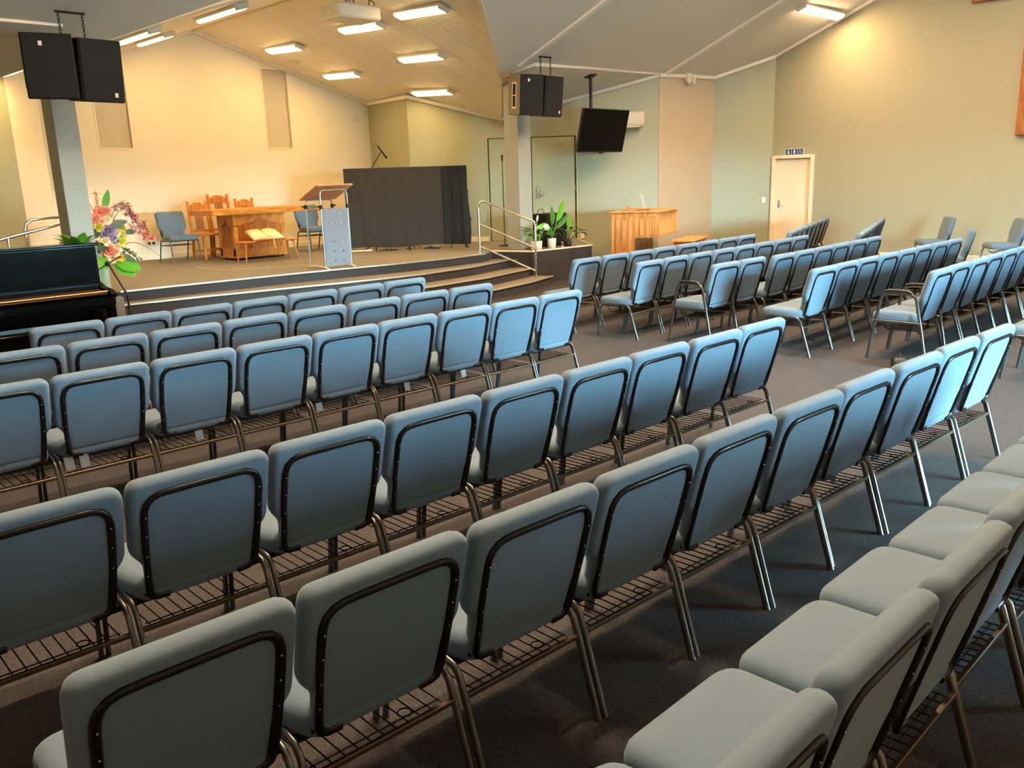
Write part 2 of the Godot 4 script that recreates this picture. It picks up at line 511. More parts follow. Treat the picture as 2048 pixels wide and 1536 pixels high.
	for w in [[5.88, 6.47], [9.12, 9.70]]:
		plate(s, [Vector2(w[0], y_gable(w[0], -15.77) - 0.06), Vector2(w[1], y_gable(w[1], -15.77) - 0.06), Vector2(w[1], y_gable(w[1], -15.77) + 0.02), Vector2(w[0], y_gable(w[0], -15.77) + 0.02)], Vector3(0, 0, -15.80), Vector3.RIGHT, Vector3.UP, 0.03)
		var lowest := minf(y_gable(w[0], -15.77), y_gable(w[1], -15.77)) - 0.06
		if lowest > 4.03: continue
	struct("wall_back_head", s, M.cream)
	wall("wall_left", M.cream, Vector2(3.98, -13.78), Vector2(4.55, -14.35), [Vector2(0, 3.48), Vector2(0.806, 3.66)], [], "cream angled wall at the left of the stage")
	wall("wall_left_side", M.cream, Vector2(4.55, -14.35), Vector2(4.55, -15.77), [Vector2(0, 3.7), Vector2(1.42, 3.7)])
	wall("wall_left_front", M.green, Vector2(1.05, -10.85), Vector2(3.98, -13.78), [Vector2(0, 3.3), Vector2(4.14, 3.48)], [], "pale green wall at the far left")
	wall("wall_stage_right", M.green, Vector2(11.63, -15.77), Vector2(11.09, -13.76), [Vector2(0, 3.52), Vector2(2.081, 3.47)], [], "short pale green wall at the right of the stage")
	# the diagonal wall with the double door, from the kink to the beige wall
	var dw0 := Vector2(11.09, -13.76); var dw1 := Vector2(14.59, -10.25)
	var dl := dw0.distance_to(dw1)
	var al := func(x: float) -> float: return (x - 11.09) / 3.5 * dl
	wall("wall_door", M.green, dw0, dw1, [Vector2(0, 3.46), Vector2(al.call(12.4), 2.99), Vector2(dl, 3.71)], [[al.call(12.19), al.call(13.43), S, 2.59]], "pale green angled wall holding the double door")
	var du := Vector3((dw1 - dw0).x, 0, (dw1 - dw0).y) / dl
	var dn := Vector3(-du.z, 0, du.x)      # into the room
	var door := struct_node("door_1", "flush double door painted pale green like its wall")
	var dz := Basis(du, Vector3.UP, dn)
	var d_at := func(x: float, y: float, off: float) -> Vector3: return Vector3(11.09, 0, -13.76) + du * al.call(x) + dn * off + Vector3.UP * y
	for leafx in [[12.205, 12.795], [12.81, 13.415]]:
		s = begin(false)
		var mid: float = (leafx[0] + leafx[1]) / 2.0
		bx(s, d_at.call(mid, (S + 2.575) / 2.0, -0.035), Vector3((leafx[1] - leafx[0]) * dl / 3.5, 2.57 - S, 0.05), 0.004, dz)
		obj("door_leaf", s, M.green_door, door)
	s = begin(false)
	bx(s, d_at.call(12.81, 1.57, -0.13), Vector3(1.76, 2.04, 0.03), 0, dz)
	obj("door_backing", s, M.dark, door)
	s = begin(false)
	bx(s, d_at.call(12.18, 1.58, 0.005), Vector3(0.04, 2.06, 0.05), 0.006, dz)
	bx(s, d_at.call(13.45, 1.58, 0.005), Vector3(0.05, 2.06, 0.05), 0.006, dz)
	bx(s, d_at.call(12.815, 2.60, 0.005), Vector3(1.84, 0.04, 0.05), 0.006, dz)
	obj("door_frame", s, M.green_door, door)
	s = begin()
	for y in [0.85, 1.58, 2.3]: tube(s, [d_at.call(13.418, y - 0.045, 0.004), d_at.call(13.418, y + 0.045, 0.004)], 0.008)
	obj("hinge", s, M.steel, door)
	s = begin()
	bx(s, d_at.call(12.885, 1.56, 0.012), Vector3(0.07, 0.12, 0.045), 0.012, dz)
	bx(s, d_at.call(12.885, 1.46, 0.006), Vector3(0.075, 0.13, 0.032), 0.012, dz)
	tube(s, [d_at.call(12.885, 1.465, 0.02), d_at.call(12.885, 1.465, 0.06), d_at.call(12.9, 1.465, 0.07), d_at.call(12.97, 1.46, 0.07)], 0.010)
	obj("keypad_lock", s, M.steel, door).set_meta("label", "brushed steel keypad lock with a lever handle")
	# beige wall, green diagonal, right wall
	wall("wall_beige", M.beige, Vector2(14.59, -10.23), Vector2(16.59, -10.23), [Vector2(0, 3.72), Vector2(2.0, 3.78)], [], "beige painted wall panel between two green walls")
	wall("wall_corner", M.green, Vector2(16.59, -10.23), Vector2(17.53, -9.33), [Vector2(0, 3.78), Vector2(1.301, 4.18)], [], "grey green corner wall beside the restroom door")
	wall("wall_right", M.right_wall, Vector2(17.53, -9.33), Vector2(17.53, 6.0), [Vector2(0, 4.16), Vector2(5.83, 6.5), Vector2(15.33, 3.4)], [[0.06, 0.93, 0.0, 2.05]], "tall olive green side wall of the hall")
	wall("wall_left_hall", M.outer, Vector2(-4.2, 6.0), Vector2(-4.2, -16.0), [Vector2(0, 3.4), Vector2(9.5, 6.5), Vector2(22, 3.0)])
	wall("wall_left_end", M.outer, Vector2(-4.2, -10.85), Vector2(1.05, -10.85), [Vector2(0, 3.7), Vector2(5.25, 3.7)])
	wall("wall_rear", M.outer, Vector2(17.6, 4.0), Vector2(-4.3, 4.0), [Vector2(0, 3.6), Vector2(21.9, 3.6)], [[9.0, 12.4, 0.1, 2.6]], "rear wall with a wide glazed entrance")
	wall("wall_rear_near", M.outer, Vector2(5.0, 1.3), Vector2(-4.2, 1.3), [Vector2(0, 4.75), Vector2(9.2, 4.75)])
	# ceilings
	var right_poly := [Vector2(7.82, -15.77), Vector2(11.63, -15.77), Vector2(11.09, -13.76), Vector2(12.4, -12.45), Vector2(10.58, -10.58), Vector2(8.41, -8.77), Vector2(7.82, -8.28)]
	var left_poly := [Vector2(7.82, -15.77), Vector2(7.82, -8.28), Vector2(7.0, -7.6), Vector2(5.15, -9.52), Vector2(4.3, -10.4), Vector2(3.25, -11.37), Vector2(2.2, -12.4), Vector2(3.98, -13.80), Vector2(4.55, -14.35), Vector2(4.55, -15.77)]
	var ceil_node := struct_node("ceiling", "ribbed cream panel ceiling over the stage")
	for side in 2:
		var base := PackedVector2Array(right_poly if side == 0 else left_poly)
		s = begin(false)
		roof(s, base, y_gable, 0.10, 0.32)
		obj("backing", s, M.dark, ceil_node)
		var z := -15.77
		while z < -7.6:
			var strip := PackedVector2Array([Vector2(2, z + 0.004), Vector2(13, z + 0.004), Vector2(13, z + 0.596), Vector2(2, z + 0.596)])
			for piece in Geometry2D.intersect_polygons(base, strip):
				s = begin(false)
				var p := PackedVector2Array()
				for q in piece: p.append(Vector2(q.x, -q.y))
				if Geometry2D.is_polygon_clockwise(p): p.reverse()
				var ix := Geometry2D.triangulate_polygon(p)
				for lift in [0.0, 0.03]:
					for i in range(0, ix.size(), 3):
						var v := [p[ix[i]], p[ix[i + 1]], p[ix[i + 2]]]
						if (v[1] - v[0]).cross(v[2] - v[0]) < 0: v = [v[0], v[2], v[1]]
						if lift == 0.0: v = [v[0], v[2], v[1]]
						for k in [0, 2, 1]:
							s.set_uv(Vector2(v[k].x / 0.05, v[k].y / 0.05))
							s.add_vertex(Vector3(v[k].x, y_gable(v[k].x, -v[k].y) + lift, -v[k].y))
				for i in p.size():
					var a := p[i]; var b := p[(i + 1) % p.size()]
					s.set_uv(Vector2.ZERO)
					quad(s, Vector3(a.x, y_gable(a.x, -a.y), -a.y), Vector3(b.x, y_gable(b.x, -b.y), -b.y), Vector3(b.x, y_gable(b.x, -b.y) + 0.03, -b.y), Vector3(a.x, y_gable(a.x, -a.y) + 0.03, -a.y))
				s.generate_normals(); s.generate_tangents()
				obj("panel", s, M.panel, ceil_node, false)
			z += 0.6
	s = begin(false)
	bar(s, Vector3(7.82, 4.60, -15.77), Vector3(7.82, 4.60, -8.4), 0.09, 0.03)
	obj("ridge_strip", s, M.cream_trim, ceil_node)
	s = begin(false)
	roof(s, [Vector2(-4.2, -12.4), Vector2(2.2, -12.4), Vector2(3.25, -11.37), Vector2(4.3, -10.4), Vector2(5.15, -9.52), Vector2(7.0, -7.6), Vector2(8.41, -8.77), Vector2(10.58, -10.58), Vector2(10.64, -10.3), Vector2(10.64, -3.5), Vector2(-4.2, -3.5)], y_main, 0.15)
	roof(s, [Vector2(10.64, -3.5), Vector2(10.64, -10.3), Vector2(10.87, -10.14), Vector2(14.59, -10.25), Vector2(16.59, -10.21), Vector2(17.6, -9.3), Vector2(17.6, -3.5)], y_main, 0.15)
	roof(s, [Vector2(-4.2, -3.5), Vector2(10.64, -3.5), Vector2(10.64, 6), Vector2(-4.2, 6)], y_main, 0.15)
	roof(s, [Vector2(10.64, -3.5), Vector2(17.6, -3.5), Vector2(17.6, 6), Vector2(10.64, 6)], y_main, 0.15)
	roof(s, [Vector2(10.58, -10.58), Vector2(10.87, -10.10), Vector2(14.66, -10.2), Vector2(12.4, -12.47)], y_corner, 0.15)
	var hall := struct("ceiling_hall", s, M.grey_ceiling, "sloping grey ceiling of the hall")
	for e in [[10.64, -10.2, -3.6], [14.78, -10.2, -3.6]]:     # white battens running up the slope
		s = begin(false)
		bar(s, Vector3(e[0], y_main(e[0], e[1]) - 0.012, e[1]), Vector3(e[0] + 0.05, y_main(e[0], e[2]) - 0.012, e[2]), 0.11, 0.05)
		obj("batten", s, M.white_trim, hall)
	s = begin(false)
	bar(s, Vector3(10.9, y_main(10.9, -10.15) - 0.01, -10.15), Vector3(14.55, y_main(14.5, -10.2) - 0.01, -10.22), 0.03, 0.03)
	obj("batten", s, M.white_trim, hall)
	s = begin(false)
	bar(s, Vector3(1.0, y_main(1, -10.28) - 0.01, -10.28), Vector3(3.62, y_main(3.5, -10.26) - 0.01, -10.26), 0.03, 0.03)
	obj("batten", s, M.white_trim, hall)
	# fascias that close the step between the two roofs along the valleys
	s = begin(false)
	for e in [[Vector2(10.58, -10.58), Vector2(8.41, -8.77)], [Vector2(8.41, -8.77), Vector2(7.0, -7.6)], [Vector2(7.0, -7.6), Vector2(5.15, -9.52)], [Vector2(5.15, -9.52), Vector2(2.2, -12.4)], [Vector2(12.4, -12.45), Vector2(10.58, -10.58)]]:
		var q := []
		for p in e: q.append([Vector3(p.x, minf(y_main(p.x, p.y), y_gable(p.x, p.y)) + 0.01, p.y), Vector3(p.x, maxf(y_main(p.x, p.y), y_gable(p.x, p.y)) + 0.16, p.y)])
		quad(s, q[0][0], q[1][0], q[1][1], q[0][1])
	struct("trim_1", s, M.cream_trim)
	s = begin(false)
	bar(s, Vector3(10.58, y_main(10.58, -10.58) + 0.02, -10.60), Vector3(8.41, y_main(8.41, -8.77) + 0.02, -8.79), 0.05, 0.07)
	struct("trim_2", s, M.cream_trim)
	# cornices
	var cor := [[Vector3(4.55, y_gable(4.55, -15.7), -15.74), Vector3(7.82, 4.63, -15.74), M.cream_trim], [Vector3(7.82, 4.63, -15.74), Vector3(11.6, y_gable(11.6, -15.7), -15.74), M.cream_trim],
		[Vector3(11.60, 3.49, -15.74), Vector3(11.06, 3.44, -13.75), M.white_trim], [Vector3(11.07, 3.45, -13.74), Vector3(12.38, 2.97, -12.43), M.white_trim], [Vector3(12.38, 2.97, -12.43), Vector3(14.57, 3.69, -10.23), M.white_trim],
		[Vector3(14.58, 3.69, -10.2), Vector3(16.6, 3.75, -10.2), M.white_trim], [Vector3(16.58, 3.755, -10.19), Vector3(17.5, 4.13, -9.32), M.white_trim], [Vector3(17.5, 4.14, -9.33), Vector3(17.5, 6.45, -3.5), M.white_trim], [Vector3(4.0, 3.48, -13.75), Vector3(4.57, 3.66, -14.32), M.cream_trim]]
	for c in cor:
		s = begin(false)
		bar(s, c[0] - Vector3(0, 0.03, 0), c[1] - Vector3(0, 0.03, 0), 0.05, 0.07, Vector3.UP, 0.012)
		struct("trim_%d" % (cor.find(c) + 3), s, c[2])
	# skirting
	var sk := [["baseboard_back", Vector3(4.6, S + 0.05, -15.76), Vector3(11.6, S + 0.05, -15.76), M.cream_trim], ["baseboard_right", Vector3(17.52, 0.05, -8.3), Vector3(17.52, 0.05, 5.8), M.cream_trim],
		["baseboard_door", Vector3(11.11, S + 0.05, -13.74), Vector3(12.16, S + 0.05, -12.67), M.cream_trim], ["baseboard_ledge", Vector3(13.47, S + 0.04, -11.36), Vector3(13.52, S + 0.04, -11.29), M.cream_trim]]
	for k in sk:
		s = begin(false)
		bar(s, k[1], k[2], 0.03, 0.10, Vector3.UP, 0.006)
		struct(k[0], s, k[3])
	# restroom door in the right wall
	var rd := struct_node("door_2", "white painted door to the restrooms in a white frame")
	s = begin(false)
	bx(s, Vector3(17.58, 1.0, -8.835), Vector3(0.04, 2.0, 0.80), 0.003)
	obj("door_leaf", s, M.door_white, rd)
	s = begin(false)
	for e in [[Vector3(17.53, 0, -9.27), Vector3(17.53, 2.075, -9.27)], [Vector3(17.53, 0, -8.40), Vector3(17.53, 2.075, -8.40)]]: bx(s, (e[0] + e[1]) / 2.0, Vector3(0.14, 2.075, 0.07), 0.006)
	bx(s, Vector3(17.53, 2.045, -8.835), Vector3(0.14, 0.07, 0.80), 0.006)
	obj("door_frame", s, M.door_white, rd)
	s = begin()
	bx(s, Vector3(17.553, 1.06, -9.15), Vector3(0.012, 0.16, 0.045), 0.004)
	tube(s, [Vector3(17.55, 1.03, -9.15), Vector3(17.50, 1.03, -9.15), Vector3(17.495, 1.03, -9.13), Vector3(17.495, 1.03, -9.04)], 0.009)
	obj("door_handle", s, M.steel, rd)
	# glazed entrance behind the camera, the hall's daylight
	var gl := struct_node("window_3", "wide glazed entrance in the rear wall")
	s = begin(false)
	for x in [5.2, 6.9, 8.6]: bx(s, Vector3(x, 1.35, 4.09), Vector3(0.07, 2.5, 0.08), 0.005)
	for y in [0.12, 2.58]: bx(s, Vector3(6.9, y, 4.09), Vector3(3.4, 0.07, 0.08), 0.005)
	obj("window_frame", s, M.white_trim, gl)
	s = begin(false)
	bx(s, Vector3(6.9, 1.35, 4.09), Vector3(3.36, 2.44, 0.008))
	obj("pane", s, M.pane, gl)
	s = begin(false)
	slab(s, [Vector2(-30, 4.3), Vector2(40, 4.3), Vector2(40, 60), Vector2(-30, 60)], -0.2, -0.05)
	struct("ground_outside", s, mat(Color(0.5, 0.5, 0.49), 0.9))
	# an outer roof that keeps the sky out of the voids
	s = begin(false)
	slab(s, [Vector2(-4.6, -16.4), Vector2(18.2, -16.4), Vector2(18.2, 4.4), Vector2(-4.6, 4.4)], 6.9, 7.0)
	for e in [[Vector2(-4.5, -16.3), Vector2(18.1, -16.3)], [Vector2(18.1, -16.3), Vector2(18.1, 6.3)], [Vector2(-4.5, 6.3), Vector2(-4.5, -16.3)]]:
		bar(s, Vector3(e[0].x, 3.4, e[0].y), Vector3(e[1].x, 3.4, e[1].y), 0.1, 7.1)
	bar(s, Vector3(-4.5, 5.2, 4.3), Vector3(18.1, 5.2, 4.3), 0.1, 3.7)
	struct("roof_outer", s, M.outer)
	# pillars
	for p in [[Vector3(3.745, 0, -11.11), 0.27, 0.32, "pillar behind the piano"], [Vector3(11.045, 0, -10.705), 0.32, 0.33, "pillar at the right end of the stage steps"]]:
		s = begin(false)
		bx(s, p[0] + Vector3(0, (S + 3.6) / 2.0, 0), Vector3(p[1], 3.6 - S, p[2]), 0.006)
		struct("pillar", s, M.pillar, "square grey " + p[3])

# ------------------------------------------------------------------ chairs
func make_chair(arms: bool) -> Node3D:
	var t := thing("chair" if not arms else "armchair", "blue padded chair", "chair")
	var s := begin()
	var out := rounded([Vector2(-0.258, 0.278), Vector2(-0.258, -0.03), Vector2(-0.212, -0.17), Vector2(0.212, -0.17), Vector2(0.258, -0.03), Vector2(0.258, 0.278)], [0.085, 0.1, 0.05, 0.05, 0.1, 0.085], 5)
	pillow(s, out, [Vector2(0.03, 0.374), Vector2(0.008, 0.380), Vector2(0, 0.395), Vector2(0, 0.425), Vector2(0.006, 0.444), Vector2(0.022, 0.457), Vector2(0.05, 0.463), Vector2(0.10, 0.466)], func(v, w): return Vector3(v.x, w - 0.05 * maxf(v.y - 0.20, 0.0), -v.y), 0.0, 0.004)
	obj("seat", s, M.fabric, t)
	s = begin()
	out = rounded([Vector2(-0.198, 0.41), Vector2(0.198, 0.41), Vector2(0.208, 0.525), Vector2(0.256, 0.585), Vector2(0.260, 0.861), Vector2(-0.260, 0.861), Vector2(-0.256, 0.585), Vector2(-0.208, 0.525)], [0.03, 0.03, 0.03, 0.03, 0.055, 0.055, 0.03, 0.03], 5)
	var lean := func(v: Vector2, w: float) -> Vector3: return Vector3(v.x, v.y - 0.25 * w, 0.150 + 0.27 * (v.y - 0.42) + w)
	pillow(s, out, [Vector2(0.075, -0.058), Vector2(0.035, -0.054), Vector2(0.012, -0.042), Vector2(0.002, -0.024), Vector2(0, -0.010), Vector2(0.002, 0.003), Vector2(0.008, 0.013), Vector2(0.018, 0.019), Vector2(0.032, 0.021), Vector2(0.05, 0.020)], lean, 0.006, 0.0)
	obj("backrest", s, M.fabric, t)
	s = begin()
	var path := []
	for q in [Vector2(-0.13, 0.395), Vector2(-0.172, 0.397), Vector2(-0.190, 0.405), Vector2(-0.199, 0.425), Vector2(-0.203, 0.48), Vector2(-0.208, 0.60), Vector2(-0.209, 0.72), Vector2(-0.207, 0.755), Vector2(-0.198, 0.782), Vector2(-0.180, 0.800), Vector2(-0.152, 0.809), Vector2(-0.10, 0.811), Vector2(0.0, 0.811)]: path.append(lean.call(q, 0.021))
	for i in range(path.size() - 2, -1, -1): path.append(Vector3(-path[i].x, path[i].y, path[i].z))
	tube(s, path, 0.0145, 0.011, 8, Vector3(0, -1, 0))
	var fr := obj("back_frame", s, M.black_tube, t)
	s = begin()
	for sx in [-1, 1]:
		for y in [0.50, 0.58, 0.66, 0.735]: ball(s, lean.call(Vector2(sx * 0.207, y), 0.031), Vector3(0.0035, 0.0035, 0.002), 6, 3)
	obj("rivets", s, M.chrome, fr).set_meta("kind", "stuff")
	for sx in [-1, 1]:
		var x: float = 0.249 * sx
		if arms:
			x = 0.262 * sx
			s = begin()
			tube(s, [Vector3(x, 0, -0.285), Vector3(x, 0.30, -0.235), Vector3(x, 0.56, -0.19), Vector3(x, 0.615, -0.172), Vector3(x, 0.645, -0.13), Vector3(x, 0.652, -0.07)], 0.010, 0.015, 8, Vector3(1, 0, 0))
			obj("leg", s, M.leg, t)
			s = begin()
			tube(s, [Vector3(x, 0.652, -0.07), Vector3(x, 0.65, 0.05), Vector3(x, 0.635, 0.10), Vector3(x, 0.60, 0.135), Vector3(x, 0.30, 0.20), Vector3(x, 0, 0.262)], 0.010, 0.015, 8, Vector3(1, 0, 0))
			obj("leg", s, M.leg, t)
			s = begin()
			tube(s, [Vector3(x, 0.655, -0.15), Vector3(x, 0.668, -0.12), Vector3(x, 0.672, -0.03), Vector3(x, 0.668, 0.06), Vector3(x, 0.652, 0.095)], 0.022, 0.012, 8, Vector3(1, 0, 0))
			obj("armrest", s, M.armpad, t)
			s = begin()
			bar(s, Vector3(x, 0.372, -0.245), Vector3(x, 0.372, 0.183), 0.02, 0.025, Vector3.UP, 0.004)
			obj("side_rail", s, M.leg, t)
		else:
			s = begin()
			tube(s, [Vector3(x, 0, -0.285), Vector3(x, 0.29, -0.25), Vector3(x, 0.345, -0.238), Vector3(x, 0.371, -0.214), Vector3(x, 0.379, -0.18), Vector3(x, 0.379, -0.04)], 0.0105, 0.016, 8, Vector3(1, 0, 0))
			obj("leg", s, M.leg, t)
			s = begin()
			tube(s, [Vector3(x, 0.379, -0.04), Vector3(x, 0.379, 0.085), Vector3(x, 0.371, 0.125), Vector3(x, 0.345, 0.150), Vector3(x, 0.29, 0.168), Vector3(x, 0, 0.262)], 0.0105, 0.016, 8, Vector3(1, 0, 0))
			obj("leg", s, M.leg, t)
	s = begin()
	bar(s, Vector3(-0.25, 0.366, -0.17), Vector3(0.25, 0.366, -0.17), 0.02, 0.02)
	bar(s, Vector3(-0.25, 0.366, 0.10), Vector3(0.25, 0.366, 0.10), 0.02, 0.02)
	for sx in [-1, 1]:
		bar(s, Vector3(0.195 * sx, 0.366, 0.06), Vector3(0.197 * sx, 0.405, 0.155), 0.03, 0.014)
		bar(s, Vector3(0.235 * sx, 0.366, -0.17), Vector3(0.215 * sx, 0.366, 0.10), 0.012, 0.02)
	obj("seat_frame", s, M.black_tube, t)
	s = begin()
	bar(s, Vector3(-0.25, 0.285, 0.170), Vector3(0.25, 0.285, 0.170), 0.018, 0.018, Vector3.UP, 0.003)
	obj("rear_bar", s, M.bar, t)
	s = begin()
	for i in 11:
		var x := -0.21 + 0.042 * i
		tube(s, [Vector3(x, 0.292, 0.165), Vector3(x, 0.285, -0.13), Vector3(x, 0.315, -0.165)], 0.0028, -1.0, 4)
	for zz in [0.135, -0.13]: tube(s, [Vector3(-0.22, 0.288, zz), Vector3(0.22, 0.288, zz)], 0.003, -1.0, 4)
	var loop := []
	for k in 9: loop.append(Vector3(0.10 + 0.022 * cos(TAU * k / 8.0), 0.295, 0.125 + 0.022 * sin(TAU * k / 8.0)))
	tube(s, loop, 0.0028, -1.0, 4)
	for sx in [-1, 1]: tube(s, [Vector3(0.215 * sx, 0.288, -0.13), Vector3(0.215 * sx, 0.36, -0.17)], 0.004, -1.0, 4)
	obj("book_rack", s, M.wire, t)
	return t

const NTH := ["first", "second", "third", "fourth", "fifth", "sixth", "seventh", "eighth", "ninth", "tenth"]
var proto: Node3D
var proto_arm: Node3D
var proto_used := false
var arm_used := false

func chair(at: Vector3, turn: float, label: String, group: String, arms := false) -> Node3D:
	if arms:
		if not arm_used:
			arm_used = true
			proto_arm.position = at; proto_arm.rotation.y = turn; tag(proto_arm, label, "chair", group)
			return proto_arm
		return dup(proto_arm, at, turn, label, group)
	if not proto_used:
		proto_used = true
		proto.position = at; proto.rotation.y = turn; tag(proto, label, "chair", group)
		return proto
	return dup(proto, at, turn, label, group)

func chair_row(x0: float, zb: float, zslope: float, count: int, step: float, where: String, jitter_seed: int, arm_at := -1, from := 0) -> void:
	# zb: where the rear of the backs stands at the first chair
	rng.seed = jitter_seed
	for i in count:
		var x := x0 + step * (i + 0.5)
		var label := "blue padded %s %s from the left in %s" % ["armchair" if i == arm_at else "chair", NTH[i + from], where]
		chair(Vector3(x, 0, zb - 0.29 + zslope * (x - x0) + rng.randf_range(-0.008, 0.008)), rng.randf_range(-0.004, 0.004) - zslope, label, "rows of blue padded chairs", i == arm_at)

func build_chairs() -> void:
	proto = make_chair(false)
	proto_arm = make_chair(true)
	chair_row(1.85, -6.72, 0.02, 7, 0.522, "the row nearest the stage, left block", 1)
	chair_row(1.27, -5.83, 0.035, 8, 0.531, "the second row from the stage, left block", 2)
	chair_row(0.86, -4.82, 0.035, 9, 0.525, "the third row from the stage, left block", 3)
	chair_row(0.45, -2.80, 0.045, 9, 0.527, "the fourth row from the stage, left block", 4)
	chair_row(0.42, -1.68, 0.055, 10, 0.530, "the fifth row from the stage, left block", 5)
	chair_row(0.36, -0.57, 0.01, 9, 0.530, "the row nearest the camera, lower right", 6)
	chair_row(7.49, -6.40, -0.02, 8, 0.543, "the row nearest the organ, right block", 7)
	chair_row(7.55, -5.55, -0.03, 8, 0.543, "the second row from the organ, right block", 8)
	chair_row(7.75, -4.72, 0.02, 2, 0.535, "the third row from the organ, right block", 9, 0)
	chair_row(8.86, -4.63, -0.02, 6, 0.530, "the third row from the organ, right block", 10, -1, 2)
	chair_row(7.79, -3.66, 0.0, 8, 0.530, "the fourth row from the organ, right block", 11)
	chair_row(8.11, -2.68, 0.0, 8, 0.530, "the fifth row from the organ, right block", 12, 0)
	chair_row(7.93, -1.45, 0.0, 8, 0.530, "the row at the right picture edge", 13)
	# angled rows near the restroom door, and four chairs along the right wall
	for g in [[Vector2(12.45, -6.24), "the dim angled row before restroom door"], [Vector2(12.30, -5.10), "the dim angled row right of restroom door"]]:
		for i in 8:
			var p: Vector2 = g[0] + Vector2(0.955, -0.296) * 0.53 * (i + 0.5)
			chair(Vector3(p.x, 0, p.y) + Vector3(-0.296, 0, -0.955) * 0.29, 0.30, "blue chair, %s from near end of %s" % [NTH[i], g[1]], "angled rows of blue chairs")
	for g in [[Vector2(16.55, -5.55), 0.62, "side-on by the right wall, left of two there"], [Vector2(13.75, -4.35), 0.40, "half hidden before the side-on chair by the right wall"], [Vector2(16.2, -4.3), 0.62, "side-on by the right wall at the right picture edge"]]:
		chair(Vector3(g[0].x, 0, g[0].y), g[1], "blue padded chair " + g[2], "side-on chairs by the right wall")
	chair(Vector3(6.66, S, -14.86), PI, "blue padded chair on stage left of the communion table", "chairs on the stage")
	chair(Vector3(9.20, S, -14.50), PI, "blue padded chair on stage right of the communion table", "chairs on the stage")
	# small white cards in the racks of the third row
	for c in [[1.45, "left card of the pair under the second chair"], [1.53, "right card of the pair under the second chair"], [2.2, "single card under the third chair"], [3.05, "single card under the fifth chair"], [3.80, "single card under the sixth chair"], [4.35, "single card under the seventh chair"]]:
		var s := begin(false)
		bx(s, Vector3.ZERO, Vector3(0.05, 0.085, 0.006), 0.001)
		var o := obj("card", s, M.paper)
		o.position = Vector3(c[0], 0.335, -5.02 + 0.03 * c[0]); o.rotation.x = -0.25
		tag(o, "small white " + c[1] + " of the third row", "card", "white cards in the book racks")

# ------------------------------------------------------------------ lamps
func lamp(at: Vector3, along: Vector3, roof_normal: Vector3, label: String, energy: float, color: Color, length := 1.02, m: Material = null) -> void:
	var t := thing("ceiling_light", label, "light", at, 0.0, "fluorescent ceiling lights")
	var y := roof_normal.normalized()
	var z := (along - y * along.dot(y)).normalized()
	var b := Basis(y.cross(z), y, z)
	t.basis = b
	var s := begin(false)
	bx(s, Vector3(0, -0.02, 0), Vector3(0.21, 0.04, length + 0.10), 0.006)
	for e in [-1, 1]: bx(s, Vector3(0, -0.045, e * (length / 2.0 + 0.03)), Vector3(0.19, 0.06, 0.05), 0.012)
	obj("body", s, M.light_body, t)
	s = begin()
	var out := rounded([Vector2(-0.09, -0.04), Vector2(-0.075, -0.085), Vector2(0.075, -0.085), Vector2(0.09, -0.04)], [0.01, 0.03, 0.03, 0.01], 4)
	pillow(s, out, [Vector2(0, -length / 2.0), Vector2(0, length / 2.0)], func(v, w): return Vector3(v.x, v.y, w))
	obj("diffuser", s, m if m else M.diffuser, t)
	var l := AreaLight3D.new()
	l.area_size = Vector2(0.15, length * 0.96)
	l.light_energy = energy; l.light_color = color
	l.area_range = 30.0; l.area_attenuation = 2.0
	l.shadow_enabled = true
	l.position = Vector3(0, -0.095, 0)
	l.basis = Basis(Vector3.RIGHT, -PI / 2.0)
	t.add_child(l)

func build_lamps() -> void:
	var warm := Color(1.0, 0.83, 0.53)
	var up_r := Vector3(0.30, 1, 0.06); var up_l := Vector3(-0.298, 1, 0)
	var e := 1.95
	var L := [
		[8.92, -14.50, "lit ceiling strip light directly above the right blind window"], [10.11, -14.45, "lit ceiling strip light nearest the stage's right back corner"],
		[9.78, -11.66, "lit ceiling strip light lower right of the one beside the projector"], [11.0, -12.84, "lit ceiling strip light nearest the green stage wall"],
		[8.76, -11.90, "lit ceiling strip light just below the projector"], [8.69, -10.33, "lit ceiling strip light right of the projector at the picture top"],
		[5.03, -11.72, "lit ceiling strip light left of the ridge, just above the left speakers"], [6.53, -14.55, "lit ceiling strip light below another one, nearest the back gable peak"],
		[5.73, -10.76, "lit ceiling strip light topmost on the left slope"], [3.95, -13.05, "lit ceiling strip light at the left picture edge behind the speakers"]]
	for q in L:
		lamp(Vector3(q[0], y_gable(q[0], q[1]) - 0.002, q[1]), Vector3(0, 0, 1), up_r if q[0] > 7.82 else up_l, q[2], e, warm)
	lamp(Vector3(16.45, y_main(16.45, -7.87) - 0.01, -7.87), Vector3(1, 0, 0), Vector3(0, 1, -0.405), "lit ceiling strip light on the grey slope near the right wall", 4.5, Color(1.0, 0.83, 0.55), 1.55, M.diffuser_pink)
	for q in [[12.6, -7.3], [8.2, -4.4], [3.0, -4.4], [13.4, -3.9], [8.2, -2.6], [3.0, -2.6]]:   # more of the same lamps along the hall, above the frame
		lamp(Vector3(q[0], y_main(q[0], q[1]) - 0.01, q[1]), Vector3(1, 0, 0), Vector3(0, 1, -0.405) if q[1] < -3.5 else Vector3(0, 1, 0.33), "lit ceiling strip light of the hall beyond the picture's top edge", 27.0, Color(1.0, 0.86, 0.68), 1.55, M.diffuser_pink)

